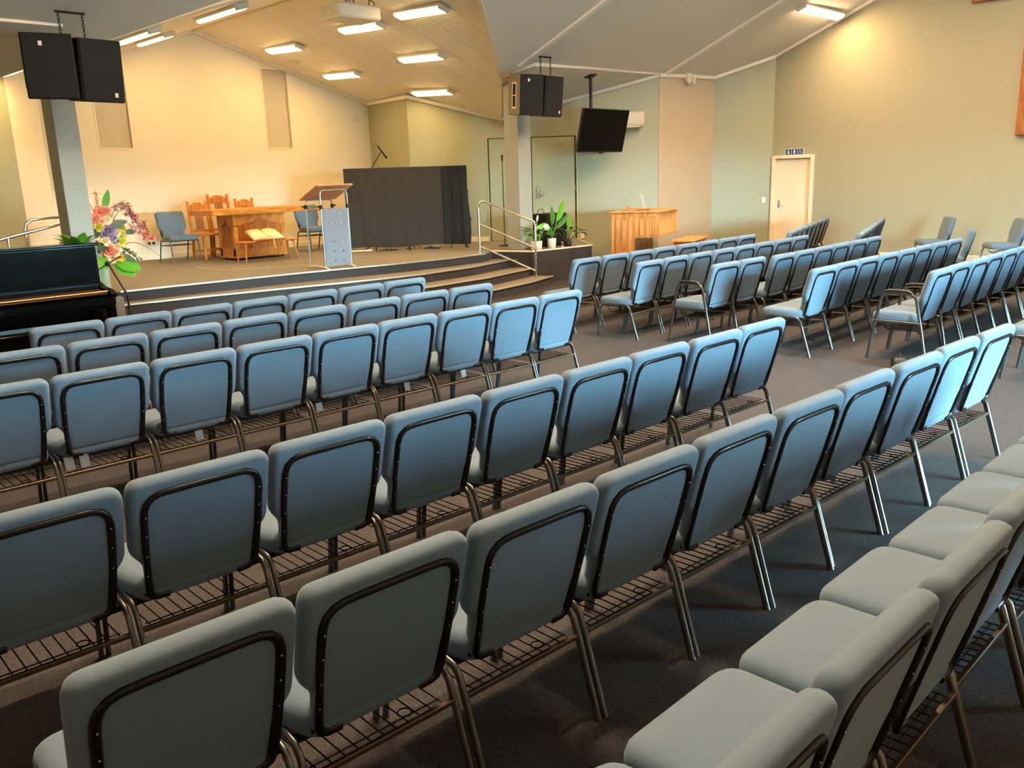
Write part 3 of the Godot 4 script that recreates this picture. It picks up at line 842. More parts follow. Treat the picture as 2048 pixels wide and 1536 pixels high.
# ------------------------------------------------------------------ things on the stage
func build_table() -> void:
	var t := thing("communion_table", "carved orange wood communion table with a lettered top board", "table", Vector3(7.71, S, -14.15))
	var s := begin(false)
	bx(s, Vector3(0, 0.40, 0), Vector3(0.96, 0.70, 0.54), 0.004)
	obj("body", s, M.panel_wood, t)
	# front frame with three arched openings
	s = begin(false)
	var z := Vector3(0, 0, 0.27)
	for x in [[-0.50, -0.42], [-0.175, -0.145], [0.145, 0.175], [0.42, 0.50]]: plate(s, [Vector2(x[0], 0.2), Vector2(x[1], 0.2), Vector2(x[1], 0.60), Vector2(x[0], 0.60)], z, Vector3.RIGHT, Vector3.UP, 0.02)
	plate(s, [Vector2(-0.50, 0.06), Vector2(0.50, 0.06), Vector2(0.50, 0.2), Vector2(-0.50, 0.2)], z, Vector3.RIGHT, Vector3.UP, 0.025)
	plate(s, [Vector2(-0.50, 0.79), Vector2(-0.50, 0.585), Vector2(-0.42, 0.585), Vector2(-0.29, 0.63), Vector2(-0.17, 0.64), Vector2(-0.14, 0.65), Vector2(-0.07, 0.685), Vector2(0.0, 0.70), Vector2(0.07, 0.685), Vector2(0.14, 0.65), Vector2(0.17, 0.64), Vector2(0.29, 0.63), Vector2(0.42, 0.585), Vector2(0.50, 0.585), Vector2(0.50, 0.79)], z, Vector3.RIGHT, Vector3.UP, 0.02)
	bx(s, Vector3(0, 0.735, 0.28), Vector3(1.0, 0.018, 0.03), 0.004)
	obj("front_frame", s, M.orange_wood, t)
	for x in [[-0.42, -0.175], [-0.145, 0.145], [0.175, 0.42]]:
		s = begin(false)
		plate(s, [Vector2(x[0] + 0.012, 0.212), Vector2(x[1] - 0.012, 0.212), Vector2(x[1] - 0.012, 0.60), Vector2(x[0] + 0.012, 0.60)], Vector3(0, 0, 0.268), Vector3.RIGHT, Vector3.UP, 0.008)
		obj("panel", s, M.panel_wood, t)
	# left side frame with one pointed opening
	s = begin(false)
	var xo := Vector3(-0.48, 0, 0)
	for q in [[-0.27, -0.20], [0.20, 0.27]]: plate(s, [Vector2(q[0], 0.05), Vector2(q[1], 0.05), Vector2(q[1], 0.56), Vector2(q[0], 0.56)], xo, Vector3(0, 0, 1), Vector3.UP, 0.02)
	plate(s, [Vector2(-0.27, 0.05), Vector2(0.27, 0.05), Vector2(0.27, 0.2), Vector2(-0.27, 0.2)], xo, Vector3(0, 0, 1), Vector3.UP, 0.02)
	plate(s, [Vector2(-0.27, 0.79), Vector2(-0.27, 0.55), Vector2(-0.20, 0.55), Vector2(0.0, 0.68), Vector2(0.20, 0.55), Vector2(0.27, 0.55), Vector2(0.27, 0.79)], xo, Vector3(0, 0, 1), Vector3.UP, 0.02)
	obj("side_frame", s, M.orange_wood, t)
	s = begin(false)
	bx(s, Vector3(0, 0.835, -0.03), Vector3(1.82, 0.095, 0.86), 0.008)
	obj("top_board", s, M.orange_board, t)
	s = begin(false)
	bx(s, Vector3(0, 0.055, 0), Vector3(1.03, 0.03, 0.60), 0.008)
	obj("plinth", s, M.orange_wood, t)
	for x in [-0.44, 0.44]:
		for zz in [-0.2, 0.22]:
			s = begin()
			ball(s, Vector3(x, 0.022, zz), Vector3(0.016, 0.022, 0.022), 8, 5)
			obj("castor", s, M.black, t)
	var tm := TextMesh.new()
	tm.text = "This Do in Remembrance of Me"
	var f := SystemFont.new()
	f.font_names = PackedStringArray(["Droid Serif"]); f.font_weight = 700
	tm.font = f; tm.font_size = 40; tm.pixel_size = 0.0017; tm.depth = 0.004
	tm.material = M.gold
	var o := MeshInstance3D.new()
	o.name = "inscription"; o.mesh = tm; o.position = Vector3(-0.04, 0.835, 0.401)
	var w: float = tm.get_aabb().size.x
	if w > 0.01: o.scale = Vector3(1.12 / w, 1.0, 1.0)
	o.set_meta("label", "gilt lettering on the front of the top board")
	t.add_child(o)

	t = thing("side_table", "low rounded wooden table with splayed turned legs holding the open book", "table", Vector3(7.56, S, -13.40))
	s = begin()
	var out := rounded([Vector2(-0.57, 0.17), Vector2(-0.57, -0.17), Vector2(0.57, -0.17), Vector2(0.57, 0.17)], [0.16], 6)
	pillow(s, out, [Vector2(0.02, 0.328), Vector2(0.0, 0.336), Vector2(0.0, 0.344), Vector2(0.008, 0.350)], func(v, w): return Vector3(v.x, w, -v.y))
	obj("table_top", s, M.orange_board, t)
	for sx in [-1, 1]:
		for sz in [-1, 1]:
			s = begin()
			tube(s, [Vector3(sx * 0.50, 0, sz * 0.15), Vector3(sx * 0.475, 0.16, sz * 0.125), Vector3(sx * 0.45, 0.32, sz * 0.10)], 0.011, -1.0, 8, Vector3.ZERO, 1.7)
			obj("leg", s, M.orange_wood, t)
		s = begin(false)
		bx(s, Vector3(sx * 0.46, 0.318, 0), Vector3(0.05, 0.028, 0.27), 0.004)
		obj("batten", s, M.orange_wood, t)

	t = thing("open_book", "large open book with cream pages and a ribbon on the low table", "book", Vector3(7.53, S + 0.36, -13.40))
	var tilt := Basis(Vector3.RIGHT, 0.42)
	s = begin(false)
	bx(s, Vector3(0, 0.055, 0), Vector3(0.60, 0.008, 0.36), 0.002, tilt)
	for sx in [-1, 1]: bar(s, Vector3(sx * 0.2, 0, -0.14), Vector3(sx * 0.2, 0.12, -0.15), 0.02, 0.02, Vector3(0, 0, 1))
	bar(s, Vector3(-0.28, 0.0, 0.17), Vector3(0.28, 0.0, 0.17), 0.03, 0.02)
	obj("cover", s, M.panel_wood, t)
	for sx in [-1, 1]:
		s = begin()
		var prof := PackedVector2Array([Vector2(0.0, 0.0), Vector2(0.28, 0.0), Vector2(0.288, 0.026), Vector2(0.20, 0.048), Vector2(0.10, 0.054), Vector2(0.035, 0.046), Vector2(0.0, 0.022)])
		if sx < 0:
			var pr := PackedVector2Array()
			for q in prof: pr.append(Vector2(-q.x, q.y))
			pr.reverse(); prof = pr
		pillow(s, prof, [Vector2(0, -0.17), Vector2(0, 0.17)], func(v, w): return Vector3(0, 0.06, 0) + tilt * Vector3(v.x, v.y, w))
		obj("pages", s, M.page, t)
	s = begin()
	tube(s, [Vector3(0.0, 0.10, 0.05), Vector3(0.04, 0.045, 0.185), Vector3(0.05, -0.02, 0.205), Vector3(0.06, -0.10, 0.20), Vector3(0.075, -0.15, 0.20)], 0.009, 0.002, 6, Vector3(1, 0, 0))
	obj("ribbon", s, M.page, t)

func wood_chair(at: Vector3, w: float, h: float, label: String, turn := PI) -> void:
	var t := thing("wooden_chair", label, "chair", at, turn, "carved wooden chairs behind the communion table")
	var s := begin()
	var hw := w / 2.0
	for sx in [-1, 1]:
		s = begin(false)
		bar(s, Vector3(sx * hw, 0, 0.24), Vector3(sx * hw, 0.46, 0.19), 0.042, 0.042, Vector3(0, 0, 1), 0.005)
		bar(s, Vector3(sx * hw, 0.45, 0.19), Vector3(sx * hw, h, 0.27), 0.042, 0.042, Vector3(0, 0, 1), 0.006)
		obj("back_post", s, M.chair_wood, t)
		s = begin(false)
		bar(s, Vector3(sx * (hw - 0.01), 0, -0.19), Vector3(sx * (hw - 0.01), 0.44, -0.19), 0.042, 0.042, Vector3(0, 0, 1), 0.005)
		obj("leg", s, M.chair_wood, t)
	s = begin()
	var out := rounded([Vector2(-hw - 0.03, 0.24), Vector2(-hw - 0.02, -0.22), Vector2(hw + 0.02, -0.22), Vector2(hw + 0.03, 0.24)], [0.05], 4)
	pillow(s, out, [Vector2(0.008, 0.425), Vector2(0, 0.432), Vector2(0, 0.448), Vector2(0.01, 0.456)], func(v, q): return Vector3(v.x, q, -v.y))
	obj("seat", s, M.chair_wood, t)
	s = begin(false)     # crest rail with a shallow arch and shoulders
	var pts := [Vector2(-hw, h - 0.17)]
	for q in [Vector2(1.0, -0.17), Vector2(1.0, -0.06), Vector2(0.82, -0.055), Vector2(0.70, -0.075), Vector2(0.60, -0.045), Vector2(0.30, -0.022), Vector2(0.0, -0.015), Vector2(-0.30, -0.022), Vector2(-0.60, -0.045), Vector2(-0.70, -0.075), Vector2(-0.82, -0.055), Vector2(-1.0, -0.06)]: pts.append(Vector2(q.x * hw, h + q.y))
	plate(s, pts, Vector3(0, 0, 0.245), Vector3.RIGHT, Vector3(0, 1, 0.0), 0.025)
	obj("crest_rail", s, M.chair_wood, t)
	s = begin(false)
	bar(s, Vector3(0, 0.50, 0.205), Vector3(0, h - 0.14, 0.25), w * 0.42, 0.018, Vector3(0, 0, 1), 0.003)
	obj("splat", s, M.panel_wood, t)
	s = begin(false)
	bar(s, Vector3(-hw, 0.50, 0.20), Vector3(hw, 0.50, 0.20), 0.022, 0.035)
	obj("lower_rail", s, M.chair_wood, t)
	s = begin(false)
	bar(s, Vector3(-hw, 0.16, 0.0), Vector3(hw, 0.16, 0.0), 0.025, 0.03)
	for sx in [-1, 1]: bar(s, Vector3(sx * hw, 0.16, -0.19), Vector3(sx * hw, 0.16, 0.22), 0.025, 0.03)
	obj("stretcher", s, M.chair_wood, t)

func build_lectern() -> void:
	var t := thing("lectern", "metal lectern with a tilted wood top and a silver punched panel", "lectern", Vector3(7.36, S, -11.17))
	var s := begin()
	var z1 := 0.19; var z0 := -0.22
	for q in [[z1, 1.16], [z0, 1.02]]:
		s = begin()
		tube(s, [Vector3(-0.235, 0.02, q[0]), Vector3(-0.235, q[1] - 0.08, q[0]), Vector3(-0.225, q[1] - 0.03, q[0]), Vector3(-0.20, q[1] - 0.005, q[0]), Vector3(-0.16, q[1], q[0]), Vector3(0.16, q[1], q[0]), Vector3(0.20, q[1] - 0.005, q[0]), Vector3(0.225, q[1] - 0.03, q[0]), Vector3(0.235, q[1] - 0.08, q[0]), Vector3(0.235, 0.02, q[0])], 0.012)
		obj("tube_frame", s, M.steel, t)
	for sx in [-1, 1]:
		s = begin()
		tube(s, [Vector3(sx * 0.235, 0.012, z0 - 0.07), Vector3(sx * 0.235, 0.035, z0 + 0.03), Vector3(sx * 0.235, 0.045, 0), Vector3(sx * 0.235, 0.035, z1 - 0.03), Vector3(sx * 0.235, 0.012, z1 + 0.09)], 0.018, 0.012)
		obj("foot", s, M.white, t)
		for q in [[z1, 0.92], [z0, 0.92]]:
			s = begin()
			bx(s, Vector3(sx * 0.235, q[1], q[0]), Vector3(0.045, 0.06, 0.045), 0.01)
			tube(s, [Vector3(sx * 0.24, q[1], q[0]), Vector3(sx * 0.30, q[1] + 0.01, q[0])], 0.012)
			obj("clamp", s, M.black, t)
	s = begin()     # silver panel with two columns of round holes, built as strips and rings
	var outer := PackedVector2Array([Vector2(-0.222, 0.045), Vector2(0.222, 0.045), Vector2(0.222, 0.885), Vector2(-0.222, 0.885)])
	var rows := 6
	for i in rows:
		for cx in [-0.111, 0.111]:
			var y0 := 0.045 + i * 0.14; var y1 := y0 + 0.14
			var c := Vector2(-0.065 if cx < 0 else 0.095, y0 + 0.075)
			var xa := -0.222 if cx < 0 else 0.0; var xb := 0.0 if cx < 0 else 0.222
			var ring := []
			var outr := []
			for k in 16:
				var a := TAU * k / 16.0
				var d := Vector2(cos(a), sin(a))
				ring.append(c + d * 0.014)
				var sx := ((xb if d.x > 0 else xa) - c.x) / (d.x if absf(d.x) > 0.0001 else 0.0001 * (1.0 if d.x > 0 else -1.0))
				var sy := ((y1 if d.y > 0 else y0) - c.y) / (d.y if absf(d.y) > 0.0001 else 0.0001 * (1.0 if d.y > 0 else -1.0))
				outr.append(c + d * minf(sx, sy))
			s.set_smooth_group(-1)
			for zf in [z1 + 0.012, z1 + 0.004]:
				for k in 16:
					var k2 := (k + 1) % 16
					var q := [ring[k], ring[k2], outr[k2], outr[k]]
					var v := []
					for p in q: v.append(Vector3(p.x, p.y, zf))
					quad(s, v[0], v[3], v[2], v[1])
					# corner filler
					var A: Vector2 = outr[k]; var B: Vector2 = outr[k2]
					if absf(A.x - B.x) > 0.0001 and absf(A.y - B.y) > 0.0001:
						var C := Vector2(xb if (A.x + B.x) / 2.0 > c.x else xa, y1 if (A.y + B.y) / 2.0 > c.y else y0)
						tri(s, v[3], Vector3(C.x, C.y, zf), v[2])
	obj("front_panel", s, M.silver_panel, t)
	s = begin(false)
	var tb := Basis(Vector3.RIGHT, -0.40)
	bx(s, Vector3(0.02, 1.13, -0.025), Vector3(0.64, 0.028, 0.54), 0.008, tb)
	obj("reading_board", s, M.lectern_wood, t)
	s = begin(false)
	bx(s, Vector3(0, 0.88, -0.02), Vector3(0.44, 0.02, 0.38), 0.004)
	obj("shelf", s, M.lectern_wood, t)

func build_curtain() -> void:
	var a := Vector3(9.14, 0, -13.27); var b := Vector3(10.96, 0, -11.96)
	var u := (b - a).normalized(); var n := Vector3(-u.z, 0, u.x)     # towards the hall
	var L := a.distance_to(b)
	var t := thing("curtain_screen", "black curtain screen hung on a frame in front of the drums", "curtain")
	for part in [[0.0, L * 0.80, 0.0], [L * 0.795, L, 1.0]]:
		var s := begin()
		var nx := 70 if part[2] == 0.0 else 30
		var ny := 26
		var G := []
		for j in ny + 1:
			var row := []
			for i in nx + 1:
				var x: float = lerpf(part[0], part[1], float(i) / nx)
				var v := float(j) / ny
				var y := lerpf(0.635 + 0.012 * sin(x * 5.0), 2.05 + 0.006 * sin(x * 7.0), v)
				var amp := 0.004 + 0.008 * (1.0 - v)
				var off := amp * sin(x * 17.0 + 1.2 * sin(v * 2.0 + x)) + 0.003 * sin(x * 41.0 + v * 2.0) * (1.0 - v * 0.5)
				if part[2] > 0.0: off = 0.03 + 0.022 * sin(x * 38.0 + 1.5 * v) + 0.012 * sin(x * 71.0)
				else: off += 0.035 * exp(-pow((x - 1.15 - 0.28 * (1.0 - v)) / 0.10, 2.0)) * (1.0 - v) + 0.02 * exp(-pow((x - 0.95 + 0.2 * v) / 0.06, 2.0)) * (1.0 - v)
				var x2 := x + (0.03 * sin(v * 6.0) * (1.0 - v) + 0.02 * (1.0 - v) if part[2] > 0.0 and i == nx else 0.0)
				row.append(a + u * x2 + n * off + Vector3.UP * y)
			G.append(row)
		for side in 2:
			for j in ny:
				for i in nx:
					var e: Vector3 = n * -0.004 * side
					if side == 0: quad(s, G[j][i], G[j][i + 1], G[j + 1][i + 1], G[j + 1][i])
					else: quad(s, G[j][i] + e, G[j + 1][i] + e, G[j + 1][i + 1] + e, G[j][i + 1] + e)
		obj("curtain_panel", s, M.curtain if part[2] == 0.0 else M.curtain_dark, t)
	var s := begin()
	tube(s, [a + Vector3.UP * 2.05 - n * 0.02, b + Vector3.UP * 2.05 - n * 0.02], 0.014)
	obj("top_rail", s, M.black, t)
	for q in [0.03, L * 0.5, L - 0.05]:
		s = begin()
		tube(s, [a + u * q - n * 0.05 + Vector3.UP * S, a + u * q - n * 0.05 + Vector3.UP * 2.04], 0.014)
		obj("post", s, M.black, t)
		s = begin()
		tube(s, [a + u * q - n * 0.30 + Vector3.UP * (S + 0.02), a + u * q + n * 0.10 + Vector3.UP * (S + 0.02)], 0.018)
		obj("foot", s, M.white if q < 0.1 else M.black, t)
	s = begin()
	tube(s, [a + u * 0.02 + n * 0.05 + Vector3.UP * (S + 0.025), a + u * 0.42 + n * 0.05 + Vector3.UP * (S + 0.03)], 0.016)
	obj("cross_foot", s, M.white, t)
	# hardware of the drums, seen under the hem
	var kinds := ["chrome tripod stand under the curtain hem, leftmost", "chrome tripod stand under the curtain hem, second from the left", "chrome tripod stand under the curtain hem, third from the left", "chrome tripod stand under the curtain hem, rightmost"]
	var qs := [0.55, 0.95, 1.32, 1.80]
	for i in 4:
		var c: Vector3 = a + u * qs[i] - n * (0.30 + 0.08 * (i % 2))
		var d := thing("drum_stand", kinds[i], "stand", Vector3(c.x, S, c.z), 0.4 * i, "drum hardware behind the curtain")
		s = begin()
		tube(s, [Vector3(0, 0.05, 0), Vector3(0, 0.85, 0)], 0.012)
		obj("pole", s, M.chrome, d)
		for k in 3:
			var w := Vector3(cos(TAU * k / 3.0 + i), 0, sin(TAU * k / 3.0 + i))
			s = begin()
			tube(s, [Vector3(0, 0.30, 0) + w * 0.02, Vector3(0, 0.012, 0) + w * 0.27], 0.009)
			tube(s, [Vector3(0, 0.10, 0) + w * 0.01, Vector3(0, 0.11, 0) + w * 0.18], 0.006)
			obj("leg", s, M.chrome if (k + i) % 2 == 0 else M.steel, d)
			s = begin()
			ball(s, Vector3(0, 0.012, 0) + w * 0.275, Vector3(0.016, 0.012, 0.016), 8, 5)
			obj("rubber_foot", s, M.black, d)
	for i in 2:
		var c: Vector3 = a + u * (0.75 + 0.80 * i) - n * 0.10
		var d := thing("drum_pedal", ["foot pedal under the curtain hem, left of the other one", "foot pedal under the curtain hem, right of the other one"][i], "pedal", Vector3(c.x, S, c.z), 0.6, "drum pedals behind the curtain")
		s = begin(false)
		bx(s, Vector3(0, 0.01, 0), Vector3(0.12, 0.02, 0.28), 0.004)
		obj("base", s, M.black, d)
		s = begin(false)
		bx(s, Vector3(0, 0.05, 0.0), Vector3(0.08, 0.012, 0.26), 0.003, Basis(Vector3.RIGHT, 0.2))
		obj("footboard", s, M.steel, d)
		s = begin()
		for sx in [-1, 1]: tube(s, [Vector3(sx * 0.05, 0.02, -0.12), Vector3(sx * 0.05, 0.20, -0.12)], 0.008)
		tube(s, [Vector3(-0.05, 0.20, -0.12), Vector3(0.05, 0.20, -0.12)], 0.008)
		obj("yoke", s, M.chrome, d)

func mic(s: SurfaceTool, tip: Vector3, tail: Vector3, r := 0.016) -> void:
	tube(s, [tail, tail.lerp(tip, 0.6), tip.lerp(tail, 0.12), tip], r * 0.7, -1.0, 8, Vector3.ZERO, 1.7)

func build_stands() -> void:
	# boom microphone over the curtain
	var t := thing("microphone_stand", "boom microphone on a stand rising above the curtain", "microphone", Vector3(9.66, S, -13.15))
	var s := begin()
	tube(s, [Vector3(0, 0.02, 0), Vector3(0, 1.42, 0)], 0.011)
	obj("pole", s, M.black, t)
	s = begin()
	tube(s, [Vector3(-0.12, 1.40, 0), Vector3(0.0, 1.47, 0.0), Vector3(0.26, 1.80, 0.02)], 0.010)
	obj("boom", s, M.black, t)
	s = begin()
	mic(s, Vector3(0.37, 1.68, 0.03), Vector3(0.20, 1.90, 0.0), 0.02)
	obj("microphone", s, M.black, t)
	s = begin()
	tube(s, [Vector3(0.20, 1.90, 0), Vector3(0.15, 1.97, 0), Vector3(0.13, 1.90, 0), Vector3(0.12, 1.75, 0), Vector3(0.10, 1.62, 0.0)], 0.004, -1.0, 5)
	obj("cable", s, M.twig, t)
	for k in 3:
		s = begin()
		var w := Vector3(cos(TAU * k / 3.0), 0, sin(TAU * k / 3.0))
		tube(s, [Vector3(0, 0.12, 0), Vector3(0, 0.01, 0) + w * 0.25], 0.009)
		obj("leg", s, M.black, t)
	# thin stand before the double door
	t = thing("microphone_stand", "thin straight black microphone stand beside the right pillar", "microphone", Vector3(11.44, S, -11.5))
	s = begin()
	tube(s, [Vector3(0, 0.0, 0), Vector3(0.0, 1.58, 0)], 0.008)
	obj("pole", s, M.black, t)
	s = begin()
	mic(s, Vector3(0, 1.66, 0), Vector3(0, 1.55, 0), 0.02)
	obj("microphone", s, M.black, t)
	s = begin()
	lathe(s, Vector3.ZERO, [Vector2(0.0, 0.0), Vector2(0.13, 0.0), Vector2(0.13, 0.015), Vector2(0.03, 0.03), Vector2(0, 0.03)], 20)
	obj("base", s, M.black, t)
	# stand beside the piano
	t = thing("microphone_stand", "short black boom stand between the piano and the steps", "microphone", Vector3(3.89, 0, -10.2))
	s = begin()
	tube(s, [Vector3(0, 0.02, 0), Vector3(0.0, 0.62, -0.02)], 0.014)
	tube(s, [Vector3(0, 0.62, -0.02), Vector3(-0.04, 1.0, -0.40)], 0.010)
	obj("pole", s, M.black, t)
	s = begin()
	tube(s, [Vector3(-0.20, 0.88, -0.40), Vector3(-0.04, 0.965, -0.40), Vector3(0.13, 1.045, -0.40)], 0.009)
	obj("boom", s, M.black, t)
	s = begin()
	bx(s, Vector3(-0.04, 0.965, -0.40), Vector3(0.05, 0.05, 0.05), 0.012)
	obj("clutch", s, M.black, t)
	s = begin()
	tube(s, [Vector3(-0.02, 0.94, -0.40), Vector3(0.03, 0.7, -0.22), Vector3(0.04, 0.4, -0.05), Vector3(0.05, 0.05, 0.02)], 0.004, -1.0, 5)
	obj("cable", s, M.black, t)
	for k in 3:
		s = begin()
		var w := Vector3(cos(TAU * k / 3.0 + 0.5), 0, sin(TAU * k / 3.0 + 0.5))
		tube(s, [Vector3(0, 0.14, 0), Vector3(0, 0.012, 0) + w * 0.24], 0.009)
		obj("leg", s, M.black, t)

func build_piano() -> void:
	var t := thing("piano", "black lacquered upright piano below the left speakers", "piano", Vector3(2.87, 0, -10.2))
	var s := begin(false)
	bx(s, Vector3(0, 0.61, -0.13), Vector3(1.48, 1.22, 0.24), 0.006)
	obj("case", s, M.lacquer, t)
	s = begin(false)
	bx(s, Vector3(0, 1.235, -0.125), Vector3(1.53, 0.028, 0.30), 0.008)
	obj("lid", s, M.lacquer, t)
	s = begin(false)
	bx(s, Vector3(0, 0.995, 0.0), Vector3(1.44, 0.42, 0.022), 0.006, Basis(Vector3.RIGHT, 0.03))
	obj("upper_panel", s, M.lacquer, t)
	s = begin(false)
	bx(s, Vector3(0, 0.62, 0.17), Vector3(1.48, 0.10, 0.42), 0.012)
	bx(s, Vector3(0, 0.555, 0.12), Vector3(1.40, 0.04, 0.30), 0.006)
	obj("keybed", s, M.lacquer, t)
	s = begin(false)
	bx(s, Vector3(0, 0.735, 0.07), Vector3(1.36, 0.10, 0.03), 0.004)
	obj("fallboard", s, M.lacquer, t)
	s = begin(false)
	bx(s, Vector3(0, 0.715, 0.20), Vector3(1.36, 0.016, 0.26), 0.006, Basis(Vector3.RIGHT, 0.10))
	obj("key_lid", s, M.red_felt, t)
	s = begin()
	tube(s, [Vector3(-0.68, 0.73, 0.325), Vector3(0.68, 0.73, 0.325)], 0.007)
	obj("lid_rail", s, M.brass, t)
	for sx in [-1, 1]:
		s = begin(false)
		plate(s, [Vector2(-0.02, 0.66), Vector2(0.40, 0.66), Vector2(0.40, 0.70), Vector2(0.34, 0.735), Vector2(0.10, 0.76), Vector2(-0.02, 0.80)], Vector3(sx * 0.72 - 0.03, 0, 0), Vector3(0, 0, 1), Vector3.UP, -0.06)
		obj("cheek", s, M.lacquer, t)
		s = begin()
		lathe(s, Vector3(sx * 0.69, 0, 0.33), [Vector2(0.035, 0.0), Vector2(0.04, 0.04), Vector2(0.03, 0.10), Vector2(0.04, 0.38), Vector2(0.055, 0.46), Vector2(0.05, 0.57)], 12)
		obj("leg", s, M.lacquer, t)
	s = begin(false)
	bx(s, Vector3(0, 0.33, 0.0), Vector3(1.42, 0.46, 0.02), 0.005)
	obj("lower_panel", s, M.lacquer, t)
	s = begin()
	for x in [-0.08, 0.0, 0.08]: bar(s, Vector3(x, 0.07, 0.02), Vector3(x, 0.055, 0.13), 0.024, 0.01, Vector3.UP, 0.004)
	obj("pedals", s, M.brass, t)
	t = thing("piano_bench", "black padded piano bench in front of the upright piano", "bench", Vector3(2.30, 0, -9.05))
	s = begin()
	var out := rounded([Vector2(-0.42, 0.17), Vector2(-0.42, -0.17), Vector2(0.42, -0.17), Vector2(0.42, 0.17)], [0.03], 3)
	pillow(s, out, [Vector2(0.01, 0.46), Vector2(0, 0.47), Vector2(0, 0.505), Vector2(0.012, 0.525), Vector2(0.05, 0.532)], func(v, w): return Vector3(v.x, w, -v.y))
	obj("cushion", s, M.lacquer, t)
	s = begin(false)
	bx(s, Vector3(0, 0.415, 0), Vector3(0.78, 0.09, 0.30), 0.006)
	obj("apron", s, M.lacquer, t)
	for sx in [-1, 1]:
		for sz in [-1, 1]:
			s = begin(false)
			bar(s, Vector3(sx * 0.37, 0, sz * 0.13), Vector3(sx * 0.37, 0.40, sz * 0.13), 0.045, 0.045, Vector3(0, 0, 1), 0.005)
			obj("leg", s, M.lacquer, t)

func bloom(t: Node, c: Vector3, r: float, m: Material, n: int, out := Vector3(0.3, 0.3, 1)) -> void:
	var s := begin()
	var o := out.normalized()
	var side := o.cross(Vector3.UP).normalized()
	var up := side.cross(o)
	for ring in 3:
		for k in n:
			var a := TAU * (k + 0.5 * ring) / n + rng.randf() * 0.3
			var d := side * cos(a) + up * sin(a)
			var lift: float = [0.35, 0.9, 2.0][ring]
			blade(s, c - o * r * 0.3 + d * r * 0.1, d + o * lift, o, r * [1.05, 0.9, 0.7][ring], r * 0.85, 0.05 - 0.25 * ring, 0.35, 4, 0.6)
	ball(s, c, Vector3.ONE * r * 0.35, 8, 5)
	obj("blossom", s, m, t)

func spray(t: Node, from: Vector3, to: Vector3, bow: float, m: Material, n: int, size: float, start := 0.35) -> void:
	var s := begin()
	var pts := []
	for i in 9:
		var k := i / 8.0
		pts.append(from.lerp(to, k) + Vector3.UP * bow * sin(PI * pow(k, 0.8)))
	tube(s, pts, 0.005, -1.0, 5, Vector3.ZERO, 0.3)
	var tw := obj("twig", s, M.twig, t)
	if n == 0: return
	s = begin()
	for i in n:
		var k := lerpf(start, 1.0, float(i) / n) * 8.0
		var j := mini(int(k), 7)
		var p: Vector3 = pts[j].lerp(pts[j + 1], k - j) + Vector3(rng.randf_range(-1, 1), rng.randf_range(-1.2, 0.5), rng.randf_range(-1, 1)) * size
		for q in 4:
			var d := Vector3(rng.randf_range(-1, 1), rng.randf_range(-1, 1), rng.randf_range(-1, 1)).normalized()
			blade(s, p, d, Vector3(0.1, 1, 0.2), size * 1.3, size, 0.2, 0.3, 3, 0.55)
	obj("blossoms", s, m, tw)

